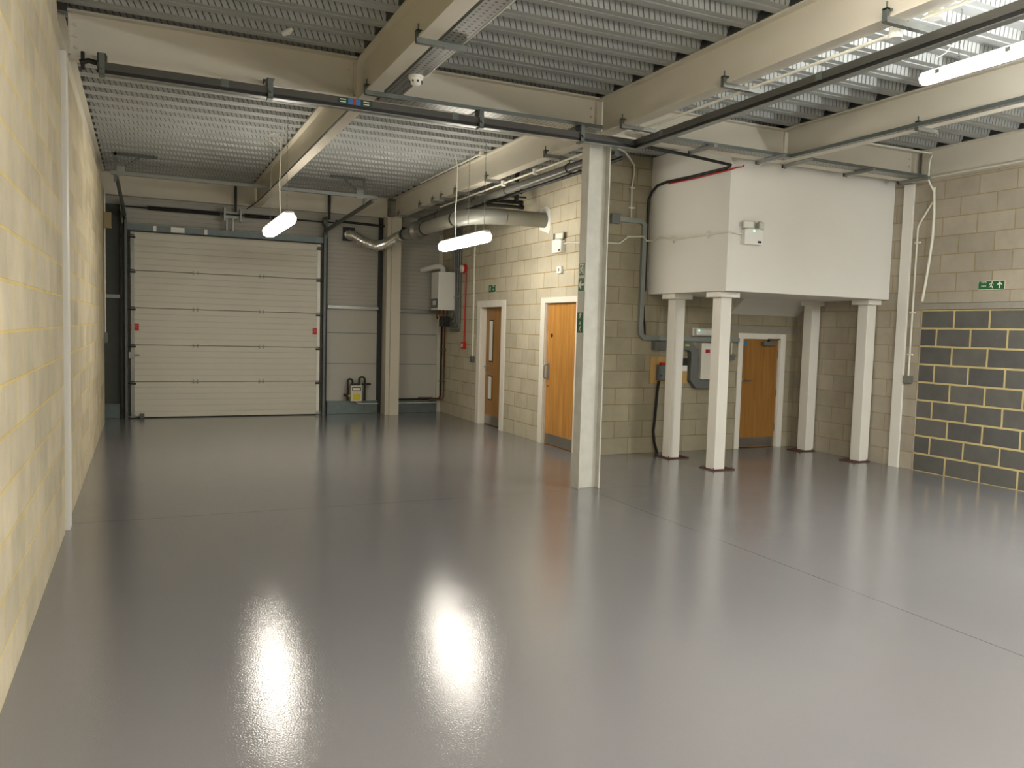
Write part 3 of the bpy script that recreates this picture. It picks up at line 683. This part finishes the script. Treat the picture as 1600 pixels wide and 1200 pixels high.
for x,z,r,l,a,b in ((4.45,3.50,.050,'thick grey pipe below the far centre beam',7.42,13.7),(4.57,3.53,.032,'slim grey pipe beside the thick one below the far centre beam',7.42,13.9),(4.66,3.50,.022,'thin dark pipe outermost below the far centre beam',7.42,14.1)):
    t=thing('service_pipe',l,'pipe',(x,10,z))
    obj('pipe',MB().tube([(x,a,z),(x,b,z)],r,14),GREYPD if r>.03 else DARK,t)
    mb=MB()
    for y in (8.25,9.98,11.15,12.8): mb=MB(); mb.tube([(x+(r+.004)*math.cos(q),y,z+(r+.004)*math.sin(q)) for q in [i*PI/8 for i in range(17)]],.006,5,cap=False).cyl((x,y,z+r),(x,y,ZB-.03),.005,6); obj('pipe_hook',mb,BLACK,t)
# ------------------------------------------------------------------ ventilation duct
t=thing('ventilation_duct','grey round ventilation duct from the office wall to the far cladding','duct',(4.5,11,3.2))
DZ=3.20
def bend(p0,c,p1,n=7):
    p0,c,p1=map(Vector,(p0,c,p1)); return [((1-s)**2)*p0+2*s*(1-s)*c+s*s*p1 for s in [i/n for i in range(n+1)]]
obj('wall_section',MB().tube([(XD-.002,10.46,DZ+.02),(4.62,10.42,DZ+.01)],.108,24),DUCT,t)
obj('elbow',MB().tube(bend((4.62,10.42,DZ+.01),(4.18,10.40,DZ),(4.10,10.95,DZ)),.111,24),GREYP,t)
obj('straight_section',MB().tube([(4.10,10.95,DZ),(4.08,12.35,DZ)],.100,24),DUCT,t)
obj('coupling',MB().cyl((4.10,10.93,DZ),(4.10,10.99,DZ),.112,24),BLACK,t)
obj('coupling',MB().cyl((4.083,12.28,DZ),(4.083,12.33,DZ),.108,24),BLACK,t)
obj('fan_housing',MB().tube([(4.08,12.35,DZ),(4.07,12.5,DZ),(4.07,12.58,DZ),(4.07,12.60,DZ),(4.06,12.66,DZ),(4.06,12.68,DZ),(4.06,12.9,DZ)],[.09,.10,.10,.15,.15,.09,.085],28),STEEL,t)
obj('rear_section',MB().tube([(4.06,12.9,DZ),(4.04,13.35,DZ-.01)],.092,22),GREYP,t)
obj('coupling',MB().cyl((4.045,13.20,DZ),(4.043,13.25,DZ),.102,22),BLACK,t)
fp=[]; raw=[(4.04,13.35,DZ-.01),(4.02,13.65,DZ-.03),(3.94,13.95,DZ-.10),(3.80,14.20,DZ-.14),(3.64,14.40,DZ-.07),(3.50,14.62,DZ+.05),(3.44,14.795,DZ+.09)]
def cr(P,i,s):
    p=[Vector(P[max(0,min(len(P)-1,j))]) for j in (i-1,i,i+1,i+2)]
    return .5*((2*p[1])+(-p[0]+p[2])*s+(2*p[0]-5*p[1]+4*p[2]-p[3])*s*s+(-p[0]+3*p[1]-3*p[2]+p[3])*s**3)
for i in range(len(raw)-1):
    for j in range(8): fp.append(cr(raw,i,j/8))
fp.append(Vector(raw[-1]))
obj('flexible_hose',MB().tube(fp,[.080+.013*(1 if i%2 else -1) for i in range(len(fp))],20,smooth=False),FOIL,t)
obj('wall_collar',MB().box(3.33,3.55,YB-.03,YB-.002,3.17,3.42),DARK,t)
o=obj('wall_patch',MB().prism([(10.28,3.08),(10.33,3.02),(10.40,3.04),(10.62,3.10),(10.66,3.30),(10.60,3.40),(10.40,3.42),(10.30,3.36)],'X',XD-.004,XD-.0005),PLASTW); tag(o,'white filler patch where the duct enters the block wall','patch')
for z,y,l in ((3.42,10.75,'lower'),(3.49,10.78,'upper')):
    t=thing('black_pipe',l+' of two dark pipes above the grey duct, ending near the block wall','pipe',(4.7,y,z))
    obj('pipe',MB().tube([(4.50,y+.05,z),(5.02,y,z)],.026,12),DARK,t)
    obj('end_cap',MB().cyl((5.0,y,z),(5.06,y,z),.034,12),BLACK,t)
o=obj('pipe_bracket',MB().box(4.93,4.97,10.73,10.80,3.50,DK-.002).box(4.85,5.1,10.74,10.79,3.555,3.575),DARK); tag(o,'dark drop bracket holding the two dark pipes beside the duct','bracket')

# smoke detector
SX,SY,SZ=1.975,6.26,ZB+.001
t=thing('smoke_detector','white round smoke detector beneath the tray beside the left lengthwise beam','smoke detector',(SX,SY,SZ))
obj('base',MB().cyl((SX,SY,SZ-.02),(SX,SY,SZ),.060,24),PLASTW,t)
obj('sensor_head',MB().tube([(SX,SY,SZ-.02),(SX,SY,SZ-.042),(SX,SY,SZ-.064),(SX,SY,SZ-.072)],[.052,.052,.036,.022],24),PLASTW,t)
mb=MB()
for i in range(8):
    a=i*PI/4; mb.box(SX+.050*math.cos(a)-.005,SX+.050*math.cos(a)+.005,SY+.050*math.sin(a)-.005,SY+.050*math.sin(a)+.005,SZ-.055,SZ-.040)
objs('vent',mb,DARK,t)
obj('conduit',MB().tube([(SX+.05,SY,SZ-.01),(2.05,SY-.05,SZ+.0),(2.052,SY-.2,SZ+.012),(2.052,3.0,SZ+.012)],.008,8),PVC,t)
o=obj('cable',MB().tube([(1.66,6.99,3.50),(1.68,7.08,3.50),(1.70,7.16,3.56),(1.722,7.32,3.608),(1.726,7.6,3.611),(1.726,13.6,3.611),(1.70,14.2,3.608),(1.62,14.45,3.56)],.009,8),BLACK); tag(o,'thin black cable along the underside edge of the far left lengthwise beam','cable')
o=obj('deck_light_fitting',MB().box(4.06,4.11,10.0,10.06,DK-.06,DK-.004).tube([(4.085,10.05,DK-.03),(4.085,12.6,DK-.03)],.011,8),PVC); tag(o,'cream conduit fixed to the deck left of the far centre beam','conduit')
o=obj('ceiling_fitting',MB().tube([(1.02,6.75,DK-.045),(1.06,6.72,DK-.03),(1.09,6.70,DK-.01)],[.02,.024,.012],10),PLASTW); tag(o,'small white fitting on the deck near the left cross beam','fitting')

# ------------------------------------------------------------------ signs
def man(mb,ox,oz,s,plane,pos,mi):
    """running figure drawn in boxes/polys; u to the viewer's right, v up; s = height"""
    def poly(pts):
        q=[(ox+u*s,oz+v*s) for u,v in pts]
        if plane=='-X': mb.prism([(-a if False else a,b) for a,b in [(ox2,b) for ox2,b in [((2*ox-a),b) for a,b in q]]],'X',pos-.0012,pos,mi)
        else: mb.prism(q,'Y',pos-.0012,pos,mi)
    poly([(.10+.09*math.cos(i*PI/5),.40+.09*math.sin(i*PI/5)) for i in range(10)])
    poly([(-.05,.28),(.10,.28),(.04,-.05),(-.12,-.05)])
    poly([(.08,.28),(.14,.22),(.26,.08),(.32,.12),(.18,.30)])
    poly([(-.05,.28),(-.24,.20),(-.32,.02),(-.25,.0),(-.17,.14),(-.02,.20)])
    poly([(-.04,-.05),(.04,-.05),(.22,-.18),(.20,-.42),(.12,-.42),(.13,-.22),(-.06,-.14)])
    poly([(-.12,-.05),(-.02,-.05),(-.12,-.26),(-.34,-.34),(-.36,-.26),(-.20,-.20)])
def arrow(mb,oy,oz,s,d,pos,mi):
    """d: up or left (viewer's left = +Y) on a face looking to -X"""
    pts=[(0,.5),(.42,.08),(.30,-.04),(.09,.16),(.09,-.5),(-.09,-.5),(-.09,.16),(-.30,-.04),(-.42,.08)]
    if d=='left': pts=[(v,u) for u,v in pts]
    if d=='down': pts=[(u,-v) for u,v in pts]
    mb.prism([(oy+u*s,oz+v*s) for u,v in pts],'X',pos-.0012,pos,mi)
def signX(y0,y1,z0,z1,X,label,builder):
    t=thing('exit_sign',label,'sign',(X,(y0+y1)/2,(z0+z1)/2))
    obj('board',MB().box(X-.003,X-.0005,y0,y1,z0,z1),SIGNB,t)
    obj('green_field',MB().box(X-.0042,X-.003,y0+.005,y1-.005,z0+.005,z1-.005),GREENS,t)
    mb=MB(); builder(mb,X-.0042,t)
    if mb.v: obj('pictogram',mb,SIGNB,t)
    return t
CXF=4.117
def b1(mb,X,t):
    y,z=7.284,2.278
    mb.box(X-.001,X,y-.045,y-.037,z-.05,z+.05).box(X-.001,X,y+.037,y+.045,z-.05,z+.05).box(X-.001,X,y-.045,y+.045,z+.045,z+.053); man(mb,y,z-.004,.095,'-X',X,0)
signX(7.218,7.352,2.212,2.345,CXF,'green running-man sign on the central column, top of its three',b1)
signX(7.218,7.352,2.05,2.192,CXF,'green sign with left arrow on the central column, middle of its three',lambda mb,X,t: arrow(mb,7.285,2.121,.115,'left',X,0))
def b3(mb,X,t): man(mb,7.285,1.80,.085,'-X',X,0); arrow(mb,7.285,1.73,.04,'down',X,0); man(mb,7.285,1.665,.07,'-X',X,0)
signX(7.218,7.352,1.62,1.842,CXF,'taller green sign on the central column, lowest of its three',b3)
def b4(mb,X,t):
    man(mb,6.165,2.302,.085,'-X',X,0); arrow(mb,6.065,2.302,.075,'up',X,0)
    text('lettering','Fire\nexit',.042,(X-.0008,6.255,2.316),'-X',SIGNB,t)
signX(6.005,6.325,2.25,2.353,XF,'green Fire exit sign with up arrow on the right wall',b4)
def b5(mb,X,t):
    man(mb,12.40,2.305,.085,'-X',X,0); text('lettering','Fire\nexit',.05,(X-.0008,12.265,2.318),'-X',SIGNB,t)
signX(12.17,12.47,2.24,2.372,XD,'small green Fire exit sign above the farther oak door',b5)

# ------------------------------------------------------------------ wall items: office wall
def twin_spot(o,axis,label,led=True):
    """emergency twin-spot; o = centre of back of the casing, axis = facing"""
    t=thing('emergency_light',label,'emergency light',o)
    w,h,d=.27,.17,.07
    def P(u,v,q):   # u right, v up, q out of wall
        return (o[0]+u,o[1]-q,o[2]+v) if axis=='-Y' else (o[0]-q,o[1]-u,o[2]+v)
    def bx(mb,u0,u1,v0,v1,q0,q1,mi=0):
        a=P(u0,v0,q0); b=P(u1,v1,q1); return mb.box(a[0],b[0],a[1],b[1],a[2],b[2],mi)
    obj('casing',bx(MB(),-w/2,w/2,-h/2,h/2,0.001,d),PLASTW,t,bevel=.006)
    obj('label',bx(MB(),w/2-.075,w/2-.02,-h/2+.02,-h/2+.045,d,d+.001),DARK,t)
    for s,tw in ((-1,-.35),(1,.45)):
        c=Vector(P(s*.085,h/2+.055,.055))
        mb=MB(); 
        def Q(u,v,q):
            u2=u*math.cos(tw)+q*math.sin(tw); q2=-u*math.sin(tw)+q*math.cos(tw); return P(s*.085+u2,h/2+.052+v,.055+q2)
        vs=[Q(u,v,q) for q,sc in ((-.03,.6),(.03,1)) for u,v in ((-.072*sc,-.046*sc),(.072*sc,-.046*sc),(.072*sc,.046*sc),(-.072*sc,.046*sc))]
        mb.quad(vs,[(0,1,2,3),(4,5,6,7),(0,1,5,4),(1,2,6,5),(2,3,7,6),(3,0,4,7)])
        hd=obj('lamp_head',mb,HEADG,t,bevel=.004); 
        mb=MB().quad([Q(u,v,.032) for u,v in ((-.055,-.033),(.055,-.033),(.055,.033),(-.055,.033))],[(0,1,2,3)])
        obj('lens',mb,GLASS,hd)
    obj('neck',bx(MB(),-.1,.1,h/2,h/2+.016,.03,.08),PLASTW,t)
    if led: obj('indicator',bx(MB(),-.012,.012,h/2-.02,h/2-.004,d,d+.003),LEDG,t)
    return t
twin_spot((6.525,BY,2.80),'-Y','white twin-spot emergency light on the front of the boxed landing')
twin_spot((XD,9.95,2.80),'-X','white twin-spot emergency light on the block wall left of the central column',led=False)
o=obj('conduit',MB().tube([(XD-.02,9.82,2.83),(XD-.02,9.6,2.83),(XD-.02,9.2,2.80)],.011,8),PVC); tag(o,'short cream conduit feeding the emergency light left of the central column','conduit')
t=thing('wall_switch','small white switch plate below the emergency light, left of the column','switch',(XD,9.91,2.48))
obj('back_box',MB().box(XD-.04,XD-.001,9.85,9.98,2.43,2.53),PLASTW,t,bevel=.005); obj('rocker',MB().box(XD-.045,XD-.04,9.90,9.925,2.46,2.50),TRGREY,t)
t=thing('fire_alarm','red fire alarm line on the far block wall with white sounder and red call point','fire alarm',(XD,13.5,2))
obj('sounder',MB().cyl((XD-.001,13.58,2.70),(XD-.08,13.58,2.70),.065,20),PLASTW,t,bevel=.006)
obj('sounder_base',MB().cyl((XD-.001,13.55,2.70),(XD-.05,13.55,2.70),.085,20),RED,t)
obj('conduit',MB().tube([(XD-.02,13.49,2.66),(XD-.02,13.49,1.36)],.013,10),RED,t)
obj('call_point',MB().box(XD-.06,XD-.001,13.44,13.56,1.27,1.39),RED,t,bevel=.004); obj('call_point_glass',MB().box(XD-.062,XD-.06,13.47,13.53,1.30,1.36),PLASTW,t)
t=thing('conduit','cream vertical conduit with grey switch left of the farther oak door','conduit',(XD,13.08,2))
obj('pipe',MB().tube([(XD-.02,13.09,DK-.01),(XD-.02,13.07,1.16)],.016,10),PVC,t)
obj('switch_box',MB().box(XD-.05,XD-.001,13.02,13.13,1.05,1.16),GALVD,t,bevel=.004)
mb=MB(); objs('saddle_clip',MB().box(XD-.03,XD-.001,13.05,13.12,2.2,2.22).box(XD-.03,XD-.001,13.05,13.12,1.5,1.52).box(XD-.03,XD-.001,13.05,13.12,2.9,2.92),PVC,t)
for i,y in enumerate((13.74,13.85,13.96,14.07)):
    zb=1.60+.07*i
    t=thing('conduit','grey conduit beside the boiler, '+('nearest the red alarm','second from the red alarm','third from the red alarm','nearest the boiler')[i],'conduit',(XD,y,2.5),'grey conduits beside the boiler')
    obj('pipe',MB().tube([(XD-.03,y,3.45),(XD-.03,y,zb+.05),(XD-.035,y+.015,zb+.015),(XD-.05,y+.05,zb),(XD-.05,14.15+.03*i,zb)],.019,10),TRGREY,t)
    objs('clip',MB().box(XD-.055,XD-.001,y-.026,y+.026,2.2,2.225).box(XD-.055,XD-.001,y-.026,y+.026,2.7,2.725),GALV,t)
# boiler
t=thing('boiler','white wall-hung boiler in the far corner','boiler',(5.08,14.2,1.95))
x0,x1,y0,y1=4.93,XD-.002,14.02,14.44
obj('casing',MB().box(x0,x1,y0,y1,1.96,2.66),PLASTW,t,bevel=.012)
obj('control_panel',MB().box(x0-.004,x0,y0+.03,y1-.03,2.0,2.17),TRGREY,t); obj('control_display',MB().box(x0-.007,x0-.004,y0+.12,y1-.12,2.05,2.13),PLASTW,t)
obj('flue',MB().tube([(5.08,14.22,2.655),(5.08,14.22,2.73),(5.06,14.26,2.765),(5.0,14.35,2.77),(4.84,14.74,2.72)],.052,18),PLASTW,t)
mb=MB()
for i,x in enumerate((4.97,5.03,5.10,5.17)): mb.tube([(x,14.2,1.965),(x,14.2,1.84-.02*i),(x+.02,14.22,1.80-.02*i)],.016,8).cyl((x,14.2,1.88),(x,14.2,1.91),.026,8)
objs('valve',mb,COPPER,t)
obj('pump_block',MB().box(5.05,5.2,14.12,14.3,1.66,1.85).cyl((5.1,14.1,1.75),(5.1,14.06,1.75),.05,14),DARK,t,bevel=.006)
for x,y,m,l,r in ((5.235,14.66,DARK,'dark pipe dropping down the far corner below the boiler',.018),(5.24,14.50,COPPER,'copper pipe dropping down the far corner below the boiler',.014)):
    t=thing('heating_pipe',l,'pipe',(x,y,.9))
    obj('pipe',MB().tube([(5.15,14.2,1.80),(5.2,14.35,1.74),(x,y,1.68),(x,y,.32),(x-.02,y+.0,.275),(x-.06,y,.265),(4.36 if r>.015 else 4.95,y,.26)],r,8),m,t)
    objs('clip',MB().box(x-.03,XD-.001,y-.02,y+.02,1.2,1.22).box(x-.03,XD-.001,y-.02,y+.02,.6,.62),GALVD,t)
o=obj('timber_offcut',MB().box(4.82,5.1,14.69,14.76,.241,.29),TIMB); tag(o,'short piece of timber lying on the kerb below the boiler','timber')
o=obj('timber_offcut',MB().box(4.36,4.95,14.70,14.79,.241,.256),TIMB); tag(o,'thin brown timber strip on the kerb right of the far column','timber')
# gas meter
t=thing('gas_meter','small cream gas meter with a yellow label on the kerb','gas meter',(3.57,14.62,.24))
obj('casing',MB().box(3.475,3.685,14.60,14.72,.235,.53),paint('meter_cream',rgb(214,206,180),.5),t,bevel=.012)
obj('index_window',MB().box(3.50,3.66,14.594,14.60,.43,.50),DARK,t); obj('index_face',MB().box(3.515,3.645,14.591,14.594,.445,.485),PLASTW,t)
obj('yellow_label',MB().box(3.52,3.65,14.595,14.60,.265,.38),CLUTTER,t)
def arc(cx,cz,r,a0,a1,y,n=8): return [(cx+r*math.cos(a0+(a1-a0)*i/n),y,cz+r*math.sin(a0+(a1-a0)*i/n)) for i in range(n+1)]
mb=MB().tube([(3.43,14.66,.245),(3.43,14.66,.56)]+arc(3.475,.60,.045,PI,0,14.66)+[(3.52,14.66,.53)],.019,10)
mb.tube([(3.64,14.66,.53),(3.64,14.66,.62)]+arc(3.695,.63,.055,PI,0,14.66)+[(3.75,14.66,.245)],.019,10)
mb.cyl((3.70,14.66,.55),(3.86,14.66,.55),.02,10).cyl((3.36,14.66,.36),(3.45,14.66,.33),.024,10).box(3.50,3.66,14.62,14.70,.53,.565)
obj('pipework',mb,DARK,t); obj('brass_union',MB().cyl((3.44,14.66,.33),(3.47,14.66,.34),.026,8),CLUTTER,t)
o=obj('thin_pipe',MB().tube([(3.55,14.66,.243),(3.62,14.64,.20),(3.70,14.64,.19),(4.0,14.64,.188)],.008,6).tube([(4.36,14.64,.19),(5.14,14.64,.188)],.008,6),PVC); tag(o,'thin cream pipe clipped along the face of the kerb','pipe')

# ------------------------------------------------------------------ left wall end items
o=obj('junction_box',MB().box(XL+.001,-.43,13.93,14.01,3.02,3.265),BOXBEI,bevel=.006); tag(o,'beige box high at the far end of the left wall','box')
t=thing('conduit','cream conduit with switch at the far end of the left wall','conduit',(XL,14,2))
obj('pipe',MB().tube([(XL+.016,14.0,3.6),(XL+.016,14.0,3.27)],.011,8).tube([(XL+.016,14.0,3.02),(XL+.016,14.0,1.42)],.011,8),PVC,t)
obj('switch_box',MB().box(XL+.001,XL+.05,13.95,14.015,1.26,1.42),TRGREY,t,bevel=.004)

# ------------------------------------------------------------------ rear wall (under/behind landing)
def flatpipe(pts,w,d,y,mat,name,t,bev=.002):
    """rectangular trunking laid flat on a wall facing -Y; pts in (x,z)"""
    mb=MB()
    L=[];Rr=[]
    n=len(pts); P=[Vector(p) for p in pts]
    for i in range(n):
        d0=(P[i]-P[i-1]).normalized() if i else (P[1]-P[0]).normalized(); d1=(P[i+1]-P[i]).normalized() if i<n-1 else d0
        n0=Vector((-d0.y,d0.x)); n1=Vector((-d1.y,d1.x)); m=(n0+n1).normalized(); k=w/2/max(.3,m.dot(n0)); L.append(P[i]+m*k); Rr.append(P[i]-m*k)
    for i in range(n-1):
        mb.prism([tuple(L[i]),tuple(L[i+1]),tuple(Rr[i+1]),tuple(Rr[i])],'Y',y-d,y-.001)
    return obj(name,mb,mat,t)
t=thing('metal_trunking','slim galvanised trunking stepping down the rear block wall','trunking',(6.09,YE,2.3))
flatpipe([(5.66,3.125),(6.05,3.125),(6.095,3.08),(6.095,1.64),(6.15,1.575),(7.78,1.575)],.062,.05,YE,HEADT,'channel',t)
obj('end_box',MB().box(5.575,5.70,YE-.06,YE-.001,3.06,3.19),TRGREY,t,bevel=.004)
obj('side_cable',MB().tube([(6.145,YE-.02,2.0),(6.15,YE-.02,1.85),(6.17,YE-.02,1.72),(6.18,YE-.02,1.62)],.012,8),BLACK,t)
t=thing('conduit','cream conduit bending down from the deck onto the rear wall trunking','conduit',(5.9,YE,3.5))
obj('pipe',MB().tube([(5.2,YE-.6,DK-.06),(5.55,YE-.35,DK-.06),(5.80,YE-.08,DK-.07),(5.90,YE-.03,DK-.14),(5.91,YE-.02,3.75),(5.88,YE-.02,3.55),(5.89,YE-.02,3.16)],.012,8),PVC,t)
objs('saddle_clip',MB().box(5.85,5.93,YE-.03,YE-.001,3.54,3.56).box(5.85,5.93,YE-.03,YE-.001,3.28,3.30),PVC,t)
t=thing('conduit','cream conduit running from behind the column across the landing side','conduit',(BX,8.4,2.86))
obj('pipe',MB().tube([(5.30,YE-.02,2.80),(5.72,YE-.02,2.81),(5.85,YE-.02,2.91),(6.00,YE-.02,2.92),(6.06,YE-.075,2.92),(6.12,YE-.05,2.87),(BX-.02,YE-.1,2.87),(BX-.02,8.9,2.90),(BX-.02,8.62,2.845),(BX-.02,7.75,2.845),(BX-.02,BY+.03,2.845),(BX-.005,BY-.02,2.845),(6.39,BY-.02,2.83)],.012,8),PVC,t)
objs('saddle_clip',MB().box(BX-.032,BX-.001,8.60,8.62,2.80,2.89).box(BX-.032,BX-.001,7.90,7.92,2.80,2.89),PVC,t)
t=thing('cable','black cable draped over the landing side and down the rear wall','cable',(BX,8.3,3.6))
obj('cable_run',MB().tube([(4.70,T+.09,ZB-.012),(5.5,7.40,ZB-.012),(6.16,7.52,3.60),(6.175,7.6,3.58),(6.18,8.2,3.585),(6.18,8.8,3.60),(6.18,9.0,3.585),(6.17,9.10,3.52),(6.15,9.14,3.42),(6.15,9.15,3.0),(6.15,9.15,2.5),(6.15,9.15,2.2)],.018,10),BLACK,t)
t=thing('cable','thin red cable beside the black cable on the landing side','cable',(BX,8.3,3.6))
obj('cable_run',MB().tube([(6.34,7.50,ZB),(6.34,7.51,3.60),(6.25,7.51,3.58),(6.17,7.56,3.55),(6.185,8.2,3.555),(6.185,8.75,3.575)],.009,8),RED,t)
t=thing('meter_board','yellow plywood board with grey cut-out and black isolator','meter board',(6.6,YE,1.1))
obj('backboard',MB().box(6.285,6.905,YE-.022,YE-.001,.955,1.325),PLY,t,bevel=.002)
u=obj('cut_out',MB().box(6.38,6.58,YE-.09,YE-.022,1.0,1.21),TRGREY,t,bevel=.006); u['_w']=[6.6,YE,1.1]
obj('red_switch',MB().box(6.42,6.56,YE-.085,YE-.04,1.215,1.245),RED,u); objs('fuse_slot',MB().box(6.49,6.50,YE-.094,YE-.09,1.10,1.20).box(6.53,6.54,YE-.094,YE-.09,1.10,1.20).cyl((6.42,YE-.09,1.07),(6.42,YE-.095,1.07),.012,10),DARK,u)
obj('isolator',MB().box(6.77,6.87,YE-.07,YE-.022,1.21,1.315),DARK,t,bevel=.004); obj('meter_label',MB().box(6.77,6.87,YE-.06,YE-.022,1.13,1.205),PLASTW,t)
o=obj('supply_cable',MB().tube([(6.415,YE-.05,1.0),(6.41,YE-.03,.85),(6.395,YE-.022,.5),(6.375,YE-.022,.3),(6.39,YE-.03,.15),(6.44,YE-.04,0)],.019,10),BLACK); tag(o,'thick black supply cable rising from the floor to the plywood board','cable')
t=thing('metal_trunking','wide grey trunking bending down around the white consumer unit','trunking',(6.95,YE,1.2))
flatpipe([(6.30,1.475),(6.90,1.475),(6.965,1.41),(6.965,1.03),(7.04,.95),(7.50,.95)],.11,.09,YE,TRGREY,'channel',t)
obj('yellow_label',MB().box(6.80,6.87,YE-.092,YE-.09,1.475,1.50),CLUTTER,t)
t=thing('consumer_unit','tall white electrical cabinet with a red warning label behind the near left post','cabinet',(7.25,YE,1))
obj('casing',MB().box(7.06,7.50,YE-.12,YE-.001,1.015,1.525),FRAMEW,t,bevel=.006)
l=obj('warning_label',MB().box(7.125,7.225,YE-.122,YE-.12,1.375,1.485),PLASTW,t); l['_w']=[7.25,YE,1]
obj('red_band',MB().box(7.125,7.20,YE-.1235,YE-.122,1.385,1.435),RED,l)
t=thing('bulkhead_light','unlit white bulkhead light above the electrical cabinet','emergency light',(7.2,YE,1.66))
obj('base',MB().box(6.95,7.45,YE-.05,YE-.001,1.62,1.735),FRAMEW,t,bevel=.006)
obj('diffuser',MB().box(6.965,7.435,YE-.11,YE-.05,1.63,1.725),PLASTW,t,bevel=.02); obj('indicator',MB().cyl((7.01,YE-.11,1.70),(7.01,YE-.114,1.70),.010,10),LEDG,t)
t=thing('switch','small switch on a short conduit left of the low oak door','switch',(7.65,YE,1.4))
obj('conduit',MB().tube([(7.665,YE-.015,1.54),(7.665,YE-.015,1.37)],.011,8),PVC,t); obj('switch_box',MB().box(7.61,7.72,YE-.04,YE-.001,1.29,1.37),GALV,t,bevel=.004)

# ------------------------------------------------------------------ right wall conduits
t=thing('conduit','cream conduit bending down the right wall to a grey switch beside the column','conduit',(XF,7.1,2.5))
obj('pipe',MB().tube([(7.75,7.02,DK-.04),(8.75,7.0,DK-.04),(8.82,6.98,DK-.05),(8.735,6.95,DK-.12),(XF-.165,6.95,3.80),(XF-.165,6.95,3.6),(XF-.02,6.96,3.45),(XF-.02,6.96,3.38),(XF-.02,7.14,3.12),(XF-.02,7.17,3.05),(XF-.02,7.18,1.18)],.012,8),PVC,t)
obj('switch_box',MB().box(XF-.045,XF-.001,7.125,7.235,1.095,1.195),GALV,t,bevel=.004)
objs('saddle_clip',MB().box(XF-.03,XF-.001,7.13,7.20,2.86,2.88).box(XF-.03,XF-.001,7.14,7.21,1.98,2.0).box(XF-.03,XF-.001,7.14,7.21,1.45,1.47),PVC,t)
o=obj('loose_conduit',MB().tube([(XF-.05,6.95,3.52),(XF-.05,6.93,3.2),(XF-.05,6.93,2.9),(XF-.05,6.97,2.5),(XF-.05,7.02,2.13)],.016,8),PVC); tag(o,'loose cream conduit hanging on the right wall above the dark block infill','conduit')

# ------------------------------------------------------------------ world / view
w=bpy.data.worlds.new('world'); bpy.context.scene.world=w; w.use_nodes=True
w.node_tree.nodes['Background'].inputs[0].default_value=(.02,.02,.02,1); w.node_tree.nodes['Background'].inputs[1].default_value=0
vs=bpy.context.scene.view_settings; vs.view_transform='Standard'; vs.look='None'; vs.gamma=1; vs.use_curve_mapping=False; vs.exposure=1.88
for o in bpy.data.objects:
    if '_w' in o: del o['_w']
